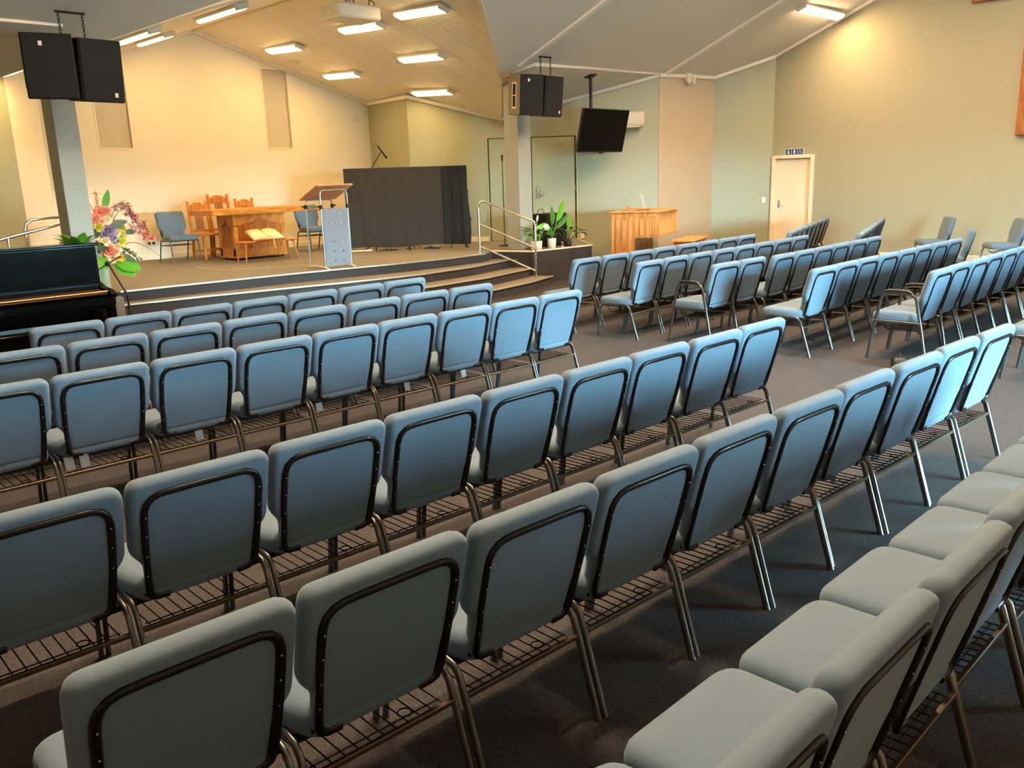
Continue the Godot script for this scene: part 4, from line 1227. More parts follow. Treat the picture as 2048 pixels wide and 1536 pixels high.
func build_flowers() -> void:
	rng.seed = 77
	var b := Vector3(4.08, S, -11.40)
	var t := thing("flower_arrangement", "tall arrangement of coral, purple and yellow silk flowers in a glass vase", "flowers", b)
	var s := begin()
	lathe(s, Vector3.ZERO, [Vector2(0, 0), Vector2(0.065, 0), Vector2(0.07, 0.02), Vector2(0.075, 0.30), Vector2(0.085, 0.50), Vector2(0.078, 0.50), Vector2(0.068, 0.30), Vector2(0.06, 0.03), Vector2(0, 0.03)], 20)
	obj("vase", s, M.glass, t)
	for k in 9:
		s = begin()
		var a := TAU * k / 9.0
		tube(s, [Vector3(cos(a) * 0.03, 0.04, sin(a) * 0.03), Vector3(cos(a + 2.0) * 0.04, 0.35, sin(a + 2.0) * 0.04), Vector3(cos(a + 2.2) * 0.06, 0.62, sin(a + 2.2) * 0.06)], 0.009, -1.0, 6)
		obj("stem", s, M.stem, t)
	# blossoms: x, y over the stage, z, radius, material, petals
	var F := [
		[0.09, 0.76, 0.10, 0.105, M.purple, 9], [0.13, 0.68, 0.10, 0.075, M.purple, 8], [0.04, 0.72, 0.12, 0.07, M.purple, 8],
		[0.05, 1.00, 0.05, 0.085, M.coral, 7], [0.11, 1.01, 0.06, 0.07, M.coral, 7], [-0.03, 0.92, 0.08, 0.07, M.coral, 7], [0.13, 0.94, 0.04, 0.07, M.peach, 7],
		[0.10, 0.90, 0.08, 0.07, M.ivory, 7], [0.03, 0.88, 0.10, 0.06, M.peach, 7], [-0.02, 0.82, 0.10, 0.07, M.yellow, 6], [0.27, 0.78, 0.06, 0.075, M.yellow, 6], [0.26, 0.70, 0.08, 0.07, M.yellow, 6], [0.24, 0.62, 0.08, 0.075, M.yellow, 6],
		[0.20, 0.74, 0.09, 0.065, M.ivory, 7], [0.02, 0.64, 0.14, 0.07, M.ivory, 6], [0.06, 0.52, 0.14, 0.085, M.coral, 8], [0.12, 0.50, 0.15, 0.07, M.peach, 8], [0.11, 0.42, 0.13, 0.055, M.peach, 7], [0.18, 0.43, 0.12, 0.06, M.orange, 7], [0.21, 0.41, 0.11, 0.05, M.orange, 7],
		[0.21, 0.86, 0.05, 0.06, M.peach, 7], [0.18, 0.57, 0.10, 0.06, M.ivory, 7]]
	for f in F: bloom(t, Vector3(f[0], f[1], f[2]), f[3], f[4], f[5], Vector3(f[0] * 1.5 - 0.3, 0.35, 1.0))
	var fill := [M.peach, M.ivory, M.coral, M.pink, M.yellow, M.leaf_grey]
	for k in 18: bloom(t, Vector3(rng.randf_range(-0.06, 0.30), rng.randf_range(0.42, 1.02), rng.randf_range(0.0, 0.10)), rng.randf_range(0.030, 0.045), fill[k % 6], 6, Vector3(0.2, 0.3, 1.0))
	spray(t, Vector3(0.05, 0.95, 0.03), Vector3(0.03, 1.27, 0.02), 0.0, M.coral, 16, 0.022, 0.2)
	spray(t, Vector3(0.12, 0.70, 0.05), Vector3(0.54, 0.76, 0.15), 0.38, M.dusky, 34, 0.042, 0.30)
	spray(t, Vector3(0.14, 0.75, 0.05), Vector3(0.64, 0.62, 0.12), 0.32, M.pink, 30, 0.038, 0.5)
	spray(t, Vector3(0.18, 0.75, 0.08), Vector3(0.52, 0.62, 0.22), 0.16, M.pink, 20, 0.024, 0.5)
	spray(t, Vector3(0.10, 0.9, 0.02), Vector3(0.55, 0.95, -0.05), 0.16, M.twig, 0, 0.02)
	spray(t, Vector3(0.0, 0.9, 0.02), Vector3(-0.12, 1.30, 0.0), 0.05, M.twig, 0, 0.02)
	spray(t, Vector3(0.22, 0.52, 0.05), Vector3(0.76, 0.34, 0.12), 0.14, M.twig, 0, 0.02)
	spray(t, Vector3(0.15, 0.55, 0.1), Vector3(0.42, 0.38, 0.2), 0.05, M.leaf_grey, 18, 0.03, 0.35)
	var LV := [
		[Vector3(0.11, 1.02, 0.02), Vector3(0.28, 1, 0.1), 0.26, 0.09, M.leaf_bright, -0.1], [Vector3(-0.02, 0.74, 0.1), Vector3(-1, 0.1, 0.6), 0.22, 0.14, M.leaf_dark, 0.5], [Vector3(0.12, 0.80, 0.08), Vector3(1, 0.5, 0.5), 0.25, 0.10, M.leaf_grey, 0.3],
		[Vector3(0.14, 0.36, 0.06), Vector3(1, -0.20, 0.5), 0.34, 0.22, M.leaf_bright, 0.35], [Vector3(0.14, 0.33, 0.04), Vector3(0.75, -0.42, 0.7), 0.30, 0.20, M.leaf_bright, 0.3], [Vector3(0.02, 0.42, 0.10), Vector3(-0.5, -0.3, 0.9), 0.22, 0.16, M.leaf_bright, 0.4],
		[Vector3(0.2, 0.47, 0.06), Vector3(0.8, -0.45, 0.6), 0.24, 0.07, M.leaf_grey, 0.2], [Vector3(0.05, 0.60, 0.12), Vector3(-0.8, -0.2, 0.7), 0.18, 0.11, M.leaf_dark, 0.4], [Vector3(0.3, 0.72, 0.06), Vector3(1, 0.2, 0.3), 0.18, 0.08, M.leaf_grey, 0.3]]
	for l in LV:
		s = begin()
		blade(s, l[0], l[1], Vector3(0, 0.5, 1), l[2], l[3], l[5], 0.2, 8, 0.45)
		obj("leaf", s, l[4], t)

	# leafy plant beside the left pillar
	t = thing("potted_plant", "low dark green leafy plant behind the piano at the left pillar", "plant", Vector3(3.58, S, -10.68))
	s = begin()
	lathe(s, Vector3.ZERO, [Vector2(0, 0), Vector2(0.08, 0), Vector2(0.11, 0.60), Vector2(0.10, 0.60), Vector2(0, 0.57)], 14)
	obj("pot", s, M.pot_dark, t)
	for k in 10:
		var a := TAU * k / 10.0 + rng.randf() * 0.4
		s = begin()
		blade(s, Vector3(cos(a) * 0.03, 0.58, sin(a) * 0.03), Vector3(cos(a), 1.3 + rng.randf() * 0.8, sin(a)), Vector3.UP, 0.26 + rng.randf() * 0.08, 0.11, 0.35, 0.2, 6)
		obj("leaf", s, M.leaf_bright if k % 3 else M.leaf, t)

func build_plants() -> void:
	rng.seed = 31
	# peace lily in the wide white pot
	var t := thing("potted_plant", "peace lily with white blooms in the wide white pot by the handrail", "plant", Vector3(10.98, S, -10.26))
	var s := begin()
	lathe(s, Vector3.ZERO, [Vector2(0, 0), Vector2(0.075, 0), Vector2(0.095, 0.02), Vector2(0.105, 0.16), Vector2(0.098, 0.16), Vector2(0.09, 0.13), Vector2(0, 0.13)], 20)
	obj("pot", s, M.pot, t)
	for k in 16:
		var a := TAU * k / 16.0 + rng.randf() * 0.3
		var up := 0.5 + 1.6 * rng.randf()
		s = begin()
		var d := Vector3(cos(a), up, sin(a)).normalized()
		var tip := Vector3(0, 0.14, 0) + d * (0.16 + 0.06 * rng.randf())
		tube(s, [Vector3(cos(a) * 0.02, 0.13, sin(a) * 0.02), tip], 0.004, -1.0, 5)
		blade(s, tip, d + Vector3(cos(a), -0.2, sin(a)) * 0.4, Vector3.UP, 0.22 + 0.06 * rng.randf(), 0.075, 0.45, 0.25, 7)
		obj("leaf", s, [M.leaf, M.leaf_dark, M.leaf_bright][k % 3] if k % 7 else M.leaf_bright, t)
	for q in [Vector3(-0.06, 0.50, 0.08), Vector3(0.09, 0.40, 0.08), Vector3(0.10, 0.36, 0.1)]:
		s = begin()
		blade(s, q, Vector3(-0.15 if q.x < 0 else 1.0, 0.9 if q.x < 0 else 0.15, 0.2), Vector3(0, 0.3, 1), 0.12, 0.06, -0.1, 0.3, 6)
		tube(s, [Vector3(q.x * 0.2, 0.13, q.z * 0.2), q], 0.004, -1.0, 5)
		obj("bloom", s, M.white, t)
	# tall broad leaved plant
	t = thing("potted_plant", "tall plant with three broad upright leaves in the narrow white pot", "plant", Vector3(11.36, S, -10.24))
	s = begin()
	lathe(s, Vector3.ZERO, [Vector2(0, 0), Vector2(0.055, 0), Vector2(0.07, 0.02), Vector2(0.08, 0.18), Vector2(0.074, 0.18), Vector2(0.068, 0.15), Vector2(0, 0.15)], 20)
	obj("pot", s, M.pot, t)
	for q in [[Vector3(0.16, 0.62, 0.03), Vector3(0.55, 1, 0.1), 0.42, 0.13, M.leaf_bright, 0.1], [Vector3(-0.10, 0.50, 0.04), Vector3(-1, 0.18, 0.3), 0.36, 0.14, M.leaf_bright, 0.35], [Vector3(0.10, 0.46, 0.05), Vector3(0.95, 0.8, 0.3), 0.40, 0.10, M.leaf, 0.1], [Vector3(-0.04, 0.42, 0.06), Vector3(-0.8, 0.0, 0.6), 0.30, 0.12, M.leaf, 0.3], [Vector3(0.02, 0.55, 0.0), Vector3(0.2, 1, -0.1), 0.34, 0.12, M.leaf, 0.1]]:
		s = begin()
		tube(s, [Vector3(0, 0.15, 0), Vector3(q[0].x * 0.4, 0.30, q[0].z * 0.4), q[0] * Vector3(0.7, 0.75, 0.7)], 0.010, -1.0, 6, Vector3.ZERO, 0.6)
		blade(s, q[0] * Vector3(0.7, 0.75, 0.7), q[1], Vector3(0, 0.4, 1), q[2], q[3], q[5], 0.25, 9)
		obj("leaf", s, q[4], t)
	# dark plant in the dark pot
	t = thing("potted_plant", "dark green plant in a black pot in front of the black speaker", "plant", Vector3(11.78, S, -10.22))
	s = begin()
	lathe(s, Vector3.ZERO, [Vector2(0, 0), Vector2(0.055, 0), Vector2(0.07, 0.10), Vector2(0.064, 0.10), Vector2(0, 0.09)], 18)
	obj("pot", s, M.pot_dark, t)
	for k in 11:
		var a := TAU * k / 11.0 + rng.randf() * 0.4
		var d := Vector3(cos(a), 0.5 + 1.8 * rng.randf(), sin(a)).normalized()
		s = begin()
		var tip := Vector3(0, 0.10, 0) + d * (0.18 + 0.12 * rng.randf())
		tube(s, [Vector3(0, 0.09, 0), tip], 0.005, -1.0, 5)
		blade(s, tip, Vector3(cos(a), 0.35, sin(a)), Vector3.UP, 0.22, 0.11, 0.5, 0.2, 7)
		obj("leaf", s, M.leaf_dark if k % 4 else M.leaf, t)
	s = begin()
	blade(s, Vector3(-0.02, 0.34, 0.03), Vector3(0.25, 1, 0.1), Vector3(0, 0.3, 1), 0.20, 0.13, 0.1, 0.25, 7)
	obj("leaf", s, M.leaf_bright, t)
	t = thing("bottle", "small bottle with a red and white wrapper beside the black pot", "bottle", Vector3(11.665, S, -10.26))
	s = begin()
	lathe(s, Vector3.ZERO, [Vector2(0, 0), Vector2(0.02, 0), Vector2(0.02, 0.03), Vector2(0.02, 0.07), Vector2(0.012, 0.085), Vector2(0.012, 0.10), Vector2(0, 0.10)], 12)
	obj("body", s, M.white, t)
	s = begin()
	lathe(s, Vector3(0, 0.03, 0), [Vector2(0.0205, 0), Vector2(0.0205, 0.045)], 12)
	obj("wrapper", s, M.red, t)
	# black subwoofer
	t = thing("floor_speaker", "black floor speaker standing on the ledge behind the plants", "speaker", Vector3(11.84, S, -10.72))
	s = begin(false)
	bx(s, Vector3(0, 0.295, 0), Vector3(0.58, 0.59, 0.36), 0.012)
	obj("cabinet", s, M.speaker_black, t)
	s = begin(false)
	bx(s, Vector3(0, 0.295, 0.185), Vector3(0.52, 0.53, 0.015), 0.006)
	obj("grille", s, M.black, t)
	s = begin()
	tube(s, [Vector3(-0.22, 0.59, -0.1), Vector3(-0.25, 0.66, -0.05), Vector3(-0.18, 0.68, 0.0), Vector3(-0.12, 0.59, 0.0)], 0.006, -1.0, 6)
	tube(s, [Vector3(-0.29, 0.2, 0.1), Vector3(-0.36, 0.12, 0.15), Vector3(-0.42, 0.01, 0.2), Vector3(-0.50, 0.01, 0.25)], 0.006, -1.0, 6)
	obj("cable", s, M.black, t)

func build_rails() -> void:
	var t := thing("handrail", "three bar chrome handrail down the right end of the stage steps", "handrail")
	var a := Vector3(10.13, S, -10.80); var b := Vector3(10.70, 0.14, -10.02)
	var s := begin()
	tube(s, [a, a + Vector3.UP * 0.78], 0.019); obj("post", s, M.chrome, t)
	s = begin()
	tube(s, [b, b + Vector3.UP * 0.88], 0.019); obj("post", s, M.chrome, t)
	s = begin()
	var d := (b - a).normalized()
	tube(s, [a + Vector3.UP * 0.77, a + Vector3(0.005, 0.83, 0.005), a + Vector3(0.03, 0.865, 0.035), a + Vector3(0.07, 0.87, 0.09), b + Vector3(-0.03, 0.95, -0.04), b + Vector3(-0.008, 0.925, -0.012), b + Vector3.UP * 0.87], 0.019)
	obj("top_rail", s, M.chrome, t)
	for h in [0.50, 0.12]:
		s = begin()
		tube(s, [a + Vector3.UP * h, b + Vector3.UP * (h - 0.01 if h > 0.3 else 0.10)], 0.017)
		obj("rail", s, M.chrome, t)
	s = begin()
	for q in [a, b]: lathe(s, q, [Vector2(0, 0), Vector2(0.045, 0), Vector2(0.045, 0.006), Vector2(0.02, 0.012), Vector2(0, 0.012)], 14)
	obj("base_flange", s, M.chrome, t)
	# left ramp rails, partly behind the pillar
	t = thing("handrail", "pale metal handrail at the left picture edge behind the piano", "handrail")
	s = begin()
	tube(s, [Vector3(3.32, S, -11.6), Vector3(3.31, 1.38, -11.6), Vector3(3.33, 1.45, -11.6), Vector3(3.40, 1.50, -11.6), Vector3(3.50, 1.51, -11.6), Vector3(4.05, 1.53, -11.6), Vector3(4.08, 1.48, -11.6), Vector3(4.08, S, -11.6)], 0.019)
	obj("hoop", s, M.chrome, t)
	s = begin()
	tube(s, [Vector3(2.75, 1.23, -11.5), Vector3(3.10, 1.315, -11.5), Vector3(4.0, 1.50, -11.5)], 0.021)
	obj("sloping_rail", s, M.chrome, t)
	s = begin()
	tube(s, [Vector3(3.08, S, -11.5), Vector3(3.08, 1.31, -11.5)], 0.019)
	obj("post", s, M.chrome, t)
	s = begin()
	tube(s, [Vector3(4.0, S, -11.5), Vector3(4.0, 1.50, -11.5)], 0.019)
	obj("post", s, M.chrome, t)
	s = begin()
	tube(s, [Vector3(3.5, 1.06, -11.5), Vector3(3.8, 1.32, -11.5), Vector3(4.0, 1.36, -11.5)], 0.016)
	obj("lower_rail", s, M.chrome, t)

func build_organ() -> void:
	# local axes: +Z is the player's side, X along the case; the left end panel faces the hall
	var a := Vector3(0.34, 0, 0.94); var bb := Vector3(0.94, 0, -0.34)
	var t := thing("organ", "light oak organ console seen from its panelled end", "organ", Vector3(12.28, 0, -9.62), atan2(a.x, a.z))
	var s := begin(false)
	# end panels: an L shaped profile in (depth, height), overhanging the knees
	var prof := [Vector2(0, 0), Vector2(0.42, 0), Vector2(0.42, 0.63), Vector2(0.425, 0.66), Vector2(0.44, 0.685), Vector2(0.47, 0.70), Vector2(0.88, 0.70), Vector2(0.88, 1.13), Vector2(0.0, 1.13)]
	for x in [0.0, 1.22]:
		s = begin(false)
		plate(s, prof, Vector3(x + 0.04, 0, 0), Vector3(0, 0, 1), Vector3.UP, -0.04 if false else 0.04)
		obj("end_panel", s, M.organ_wood, t)
	var ends := [[0.07, 0.16, 0.10, 1.03], [0.21, 0.30, 0.10, 1.03], [0.52, 0.61, 0.74, 1.05], [0.70, 0.79, 0.74, 1.05]]
	for e in ends:    # raised strips inside a dark groove on the near end
		s = begin(false)
		bx(s, Vector3(-0.001, (e[2] + e[3]) / 2.0, (e[0] + e[1]) / 2.0), Vector3(0.006, e[3] - e[2] + 0.012, e[1] - e[0] + 0.012), 0)
		obj("groove", s, M.groove, t)
		s = begin(false)
		bx(s, Vector3(-0.003, (e[2] + e[3]) / 2.0, (e[0] + e[1]) / 2.0), Vector3(0.012, e[3] - e[2], e[1] - e[0]), 0.003)
		obj("panel_strip", s, M.organ_wood, t)
	s = begin(false)
	bx(s, Vector3(0.63, 1.145, 0.43), Vector3(1.32, 0.03, 0.94), 0.008)
	obj("top", s, M.organ_wood, t)
	s = begin(false)
	bx(s, Vector3(0.63, 0.55, 0.03), Vector3(1.20, 1.10, 0.03), 0)
	bx(s, Vector3(0.63, 0.35, 0.40), Vector3(1.20, 0.70, 0.03), 0)
	obj("back_panel", s, M.panel_wood, t)
	s = begin(false)
	bx(s, Vector3(0.63, 0.93, 0.80), Vector3(1.18, 0.36, 0.03), 0.005, Basis(Vector3.RIGHT, -0.12))
	obj("roll_cover", s, M.organ_wood, t)
	s = begin(false)
	bx(s, Vector3(0.63, 0.74, 0.70), Vector3(1.18, 0.06, 0.36), 0.006)
	obj("key_slip", s, M.organ_wood, t)
	s = begin(false)
	for k in 12: bx(s, Vector3(0.14 + 0.09 * k, 0.06, 0.60), Vector3(0.035, 0.04, 0.50), 0.006)
	obj("pedals", s, M.dark, t)
	t.get_child(0).set_meta("label", "near end panel of oak with grooved strips")
	var place := func(x: float, y: float, z: float) -> Vector3: return Vector3(12.28, 0, -9.62) + bb * x + a * z + Vector3.UP * y
	t = thing("organ_bench", "oak organ bench beside the organ, in front of the beige wall", "bench", place.call(-0.04, 0.0, 1.10), atan2(a.x, a.z))
	s = begin(false)
	bx(s, Vector3(0.65, 0.63, 0.18), Vector3(1.15, 0.035, 0.40), 0.008)
	obj("seat", s, M.organ_wood, t)
	for x in [0.14, 1.16]:
		s = begin(false)
		bx(s, Vector3(x, 0.306, 0.18), Vector3(0.035, 0.612, 0.34), 0.006)
		obj("end_panel", s, M.organ_wood, t)
	s = begin(false)
	bx(s, Vector3(0.65, 0.54, 0.18), Vector3(0.98, 0.14, 0.30), 0.004)
	obj("apron", s, M.organ_wood, t)
	# what lies on the organ
	t = thing("music_stand", "clear acrylic music desk upright on the organ top", "music stand", place.call(0.34, 1.16, 0.50), atan2(a.x, a.z) + 0.15)
	s = begin(false)
	bx(s, Vector3(0, 0.012, 0), Vector3(0.30, 0.024, 0.22), 0.006)
	obj("base", s, M.panel_wood, t)
	for x in [-0.12, 0.12]:
		s = begin(false)
		bar(s, Vector3(x, 0.02, 0.02), Vector3(x - 0.02, 0.30, -0.05), 0.012, 0.006, Vector3(0, 0, 1), 0.002)
		obj("strut", s, M.white, t)
	s = begin(false)
	bar(s, Vector3(0, 0.03, 0.02), Vector3(0, 0.29, -0.05), 0.22, 0.004, Vector3(0, 0, 1))
	obj("pane", s, M.pane, t)
	t = thing("paper_sheet", "white paper sheet curling up on the left of the organ top", "paper", place.call(0.20, 1.16, 0.15), atan2(a.x, a.z))
	s = begin()
	for k in 6:
		var x0 := -0.10 + 0.04 * k; var x1 := x0 + 0.04
		var h0 := 0.002 + maxf(0, x0 - 0.02) * 0.7; var h1 := 0.002 + maxf(0, x1 - 0.02) * 0.7
		quad(s, Vector3(-0.1, h0, x0), Vector3(-0.1, h1, x1), Vector3(0.1, h1, x1), Vector3(0.1, h0, x0))
	obj("sheet", s, M.white, t)

# ------------------------------------------------------------------ hung and mounted things
func speaker_box(t: Node3D, o: Vector3, yaw: float, w: float, h: float, d: float, side_m: Material, handles := true) -> void:
	var B := Basis(Vector3.UP, yaw) * Basis(Vector3.RIGHT, 0.10)
	var s := begin(false)
	bx(s, o, Vector3(w, h, d), 0.012, B)
	var body := obj("cabinet", s, side_m, t)
	s = begin(false)
	bx(s, o + B * Vector3(0, 0, d / 2.0 + 0.006), Vector3(w - 0.02, h - 0.02, 0.016), 0.006, B)
	obj("grille", s, M.speaker_black, body)
	if not handles: return
	s = begin(false)
	for sx in [-1]:
		bx(s, o + B * Vector3(sx * (w / 2.0 + 0.002), 0.075, 0.02), Vector3(0.006, 0.16, 0.075), 0.002, B)
		bx(s, o + B * Vector3(sx * (w / 2.0 + 0.002), -0.105, 0.02), Vector3(0.006, 0.16, 0.075), 0.002, B)
	obj("handle", s, M.dark, body)
	s = begin(false)
	for sx in [-1]:
		for e in [[0.175, 0.02, 0.11], [-0.205, 0.02, 0.11], [-0.015, 0.012, 0.11]]: bx(s, o + B * Vector3(-w / 2.0 - 0.004, e[0], 0.02), Vector3(0.006, e[1], e[2]), 0.002, B)
		for e in [-0.036, 0.076]: bx(s, o + B * Vector3(-w / 2.0 - 0.004, -0.015, e), Vector3(0.006, 0.40, 0.014), 0.002, B)
	obj("handle_rim", s, M.white, body)

func chain(s: SurfaceTool, a: Vector3, b: Vector3) -> void:
	var n := int(a.distance_to(b) / 0.032)
	for i in n:
		var c := a.lerp(b, (i + 0.5) / n)
		var pts := []
		for k in 9:
			var an := TAU * k / 8.0
			var w := 0.012 * cos(an)
			pts.append(c + Vector3(w if i % 2 else 0.0, 0.022 * sin(an), 0.0 if i % 2 else w))
		tube(s, pts, 0.004, -1.0, 5)

func build_hung() -> void:
	# speaker clusters
	for q in [[Vector3(3.34, 3.09, -10.0), Vector3(3.81, 3.08, -10.06), -0.30, 0.08, 0.48, 0.64, "pair of black loudspeakers hung by chains at the upper left", Vector3(3.50, 3.645, -10.0), Vector3(3.74, 3.645, -10.0)], [Vector3(10.52, 3.11, -9.98), Vector3(11.02, 3.10, -9.99), -0.28, 0.02, 0.45, 0.64, "pair of black loudspeakers hung in front of the right pillar", Vector3(10.80, 3.70, -9.9), Vector3(11.04, 3.70, -9.9)]]:
		var t := thing("speaker_cluster", q[6], "speaker", Vector3.ZERO, 0.0, "hung loudspeakers")
		var right: bool = q[0].x > 6
		speaker_box(t, q[0], q[2], q[4], q[5], 0.36, M.speaker_side if right else M.black)
		speaker_box(t, q[1], q[3], q[4] - 0.02, q[5], 0.36, M.black, false)
		var s := begin()
		var y: float = q[5] / 2.0
		tube(s, [q[7] + Vector3(-0.03, 0.0, 0), q[8] + Vector3(0.03, 0, 0)], 0.012)
		obj("hanging_bar", s, M.wire, t)
		for e in [q[7], q[8]]:
			s = begin()
			chain(s, e, Vector3(e.x, q[0].y + y - 0.01, e.z))
			obj("chain", s, M.wire, t)
		for e in [[q[0], q[2], -0.06, y - 0.10], [q[1], q[3], 0.13, -y + 0.08]]:
			s = begin(false)
			var B := Basis(Vector3.UP, e[1]) * Basis(Vector3.RIGHT, 0.10)
			bx(s, e[0] + B * Vector3(e[2], e[3], 0.195), Vector3(0.035, 0.045, 0.006), 0.002, B)
			obj("badge", s, M.white, t)
	# television on its pole
	var t := thing("television", "black flat television tilted down on a ceiling pole", "television", Vector3(12.93, 2.60, -10.32))
	var B := Basis(Vector3.RIGHT, 0.24)
	var s := begin(false)
	bx(s, Vector3.ZERO, Vector3(1.36, 0.78, 0.05), 0.01, B)
	obj("cabinet", s, M.black, t)
	s = begin(false)
	bx(s, B * Vector3(0, 0.005, 0.027), Vector3(1.33, 0.745, 0.004), 0.001, B)
	obj("screen", s, M.screen, t)
	s = begin(false)
	bx(s, B * Vector3(0.06, -0.40, 0.0), Vector3(0.12, 0.025, 0.03), 0.008, B)
	obj("sensor", s, M.black, t)
	s = begin(false)
	bx(s, Vector3(-0.20, 0.10, -0.10), Vector3(0.30, 0.30, 0.10), 0.01)
	obj("bracket", s, M.black, t)
	s = begin()
	tube(s, [Vector3(-0.22, 0.05, -0.10), Vector3(-0.22, 1.10, -0.10)], 0.028)
	obj("pole", s, M.black, t)
	s = begin(false)
	bx(s, Vector3(-0.22, y_main(12.7, -10.42) - 2.60 + 0.02, -0.10), Vector3(0.22, 0.05, 0.18), 0.01, Basis(Vector3.RIGHT, -0.38))
	bx(s, Vector3(-0.22, 1.05, -0.10), Vector3(0.09, 0.14, 0.09), 0.02)
	obj("ceiling_mount", s, M.black, t)
	s = begin()
	tube(s, [Vector3(0.62, 0.0, -0.02), Vector3(0.72, -0.02, -0.02)], 0.012)
	obj("plug", s, M.black, t)
	# air conditioner on the angled wall
	var u := Vector3(0.7071, 0, 0.7071)
	var yaw := atan2(-0.7071, 0.7071)
	t = thing("air_conditioner", "white wall mounted air conditioner behind the television", "air conditioner", Vector3(13.98, 2.68, -10.73) , yaw)
	s = begin()
	var pr := rounded([Vector2(0, 0.02), Vector2(0.14, 0.0), Vector2(0.21, 0.06), Vector2(0.21, 0.27), Vector2(0.17, 0.31), Vector2(0, 0.31)], [0.01, 0.05, 0.05, 0.06, 0.04, 0.01], 4)
	pr.reverse()
	pillow(s, pr, [Vector2(0.02, -0.44), Vector2(0, -0.42), Vector2(0, 0.42), Vector2(0.02, 0.44)], func(v, w): return Vector3(w, v.y, v.x))
	obj("body", s, M.white, t)
	s = begin(false)
	bx(s, Vector3(0, 0.028, 0.16), Vector3(0.74, 0.012, 0.07), 0.004, Basis(Vector3.RIGHT, 0.5))
	obj("louvre", s, M.light_body, t)
	# projector
	t = thing("projector", "white projector hung from the stage ceiling", "projector", Vector3(7.88, 4.205, -10.95))
	t.scale = Vector3.ONE * 1.3
	s = begin(false)
	bx(s, Vector3(0, 0, 0), Vector3(0.56, 0.15, 0.40), 0.02)
	obj("body", s, M.white, t)
	for z in [-0.10, 0.06]:
		s = begin(false)
		for k in 6: bx(s, Vector3(-0.281, -0.045 + 0.018 * k, z), Vector3(0.006, 0.009, 0.12), 0.001)
		obj("vent", s, M.light_body, t)
	s = begin()
	tube(s, [Vector3(0, 0.07, 0), Vector3(0, (y_gable(7.88, -10.95) - 4.205) / 1.3, 0)], 0.028)
	obj("mount_pole", s, M.light_body, t)
	s = begin()
	tube(s, [Vector3(0.18, 0.05, 0.10), Vector3(0.20, 0.15, 0.10), Vector3(0.10, 0.20, 0.05), Vector3(0.02, 0.15, 0.04), Vector3(0.03, 0.07, 0.06)], 0.007, -1.0, 6)
	tube(s, [Vector3(-0.12, 0.07, 0.08), Vector3(-0.08, 0.14, 0.06), Vector3(-0.02, 0.13, 0.03)], 0.007, -1.0, 6)
	tube(s, [Vector3(0.24, 0.05, 0.12), Vector3(0.25, 0.12, 0.12), Vector3(0.20, 0.17, 0.08)], 0.006, -1.0, 6)
	obj("cable", s, M.twig, t)
	s = begin()
	lathe(s, Vector3(0.12, 0, -0.20), [Vector2(0.05, 0), Vector2(0.055, 0.03), Vector2(0.045, 0.04), Vector2(0, 0.035)], 16, Basis(Vector3.RIGHT, -PI / 2.0))
	obj("lens", s, M.dark, t)
	# cross on the right wall
	t = thing("cross", "large dark timber cross fixed to the right wall", "cross", Vector3(17.46, 2.24, -4.42))
	s = begin(false)
	bx(s, Vector3(0, 1.6, 0), Vector3(0.10, 3.2, 0.42), 0.012)
	obj("upright_beam", s, M.cross_wood, t)
	for sz in [-1, 1]:
		s = begin(false)
		bx(s, Vector3(0, 2.49, sz * 0.665), Vector3(0.10, 0.34, 0.90), 0.012)
		obj("cross_arm", s, M.cross_wood, t)
	# restroom sign
	t = thing("restroom_sign", "blue and white restroom sign with three pictograms above the white door", "sign", Vector3(17.525, 2.145, -8.82), -PI / 2.0)
	s = begin(false)
	bx(s, Vector3(0, 0, 0.004), Vector3(0.42, 0.135, 0.008), 0.001)
	obj("backing", s, M.white, t)
	for k in 3:
		s = begin(false)
		bx(s, Vector3(-0.135 + 0.135 * k, 0, 0.009), Vector3(0.125, 0.118, 0.004), 0)
		obj("blue_panel", s, M.blue_sign, t)
		s = begin()
		var c := Vector3(-0.135 + 0.135 * k, 0, 0.012)
		if k < 2:
			ball(s, c + Vector3(0, 0.04, 0), Vector3(0.011, 0.011, 0.003), 10, 5)
			if k == 0: plate(s, [Vector2(-0.008, 0.026), Vector2(-0.024, -0.02), Vector2(-0.01, -0.02), Vector2(-0.01, -0.05), Vector2(0.01, -0.05), Vector2(0.01, -0.02), Vector2(0.024, -0.02), Vector2(0.008, 0.026)], c, Vector3.RIGHT, Vector3.UP, 0.002)
			else: plate(s, [Vector2(-0.018, 0.026), Vector2(-0.018, -0.012), Vector2(-0.010, -0.012), Vector2(-0.010, -0.05), Vector2(0.010, -0.05), Vector2(0.010, -0.012), Vector2(0.018, -0.012), Vector2(0.018, 0.026)], c, Vector3.RIGHT, Vector3.UP, 0.002)
		else:
			ball(s, c + Vector3(-0.012, 0.043, 0), Vector3(0.009, 0.009, 0.003), 10, 5)
			tube(s, [c + Vector3(-0.012, 0.032, 0), c + Vector3(-0.008, 0.0, 0), c + Vector3(0.016, 0.0, 0), c + Vector3(0.026, -0.034, 0), c + Vector3(0.036, -0.032, 0)], 0.004, 0.002, 6, Vector3(0, 1, 0))
			var arc := []
			for j in 11: arc.append(c + Vector3(-0.004 + 0.026 * cos(2.0 + j * 0.42), -0.020 + 0.026 * sin(2.0 + j * 0.42), 0))
			tube(s, arc, 0.003, 0.002, 6)
			tube(s, [c + Vector3(-0.010, 0.016, 0), c + Vector3(0.014, 0.014, 0)], 0.003, 0.002, 6)
		obj("pictogram", s, M.white, t)
	# emergency spot lamps on the beige wall
	t = thing("spot_lamp", "white twin headed spot lamp at the top of the beige wall", "lamp", Vector3(15.52, 3.66, -10.20))
	s = begin(false)
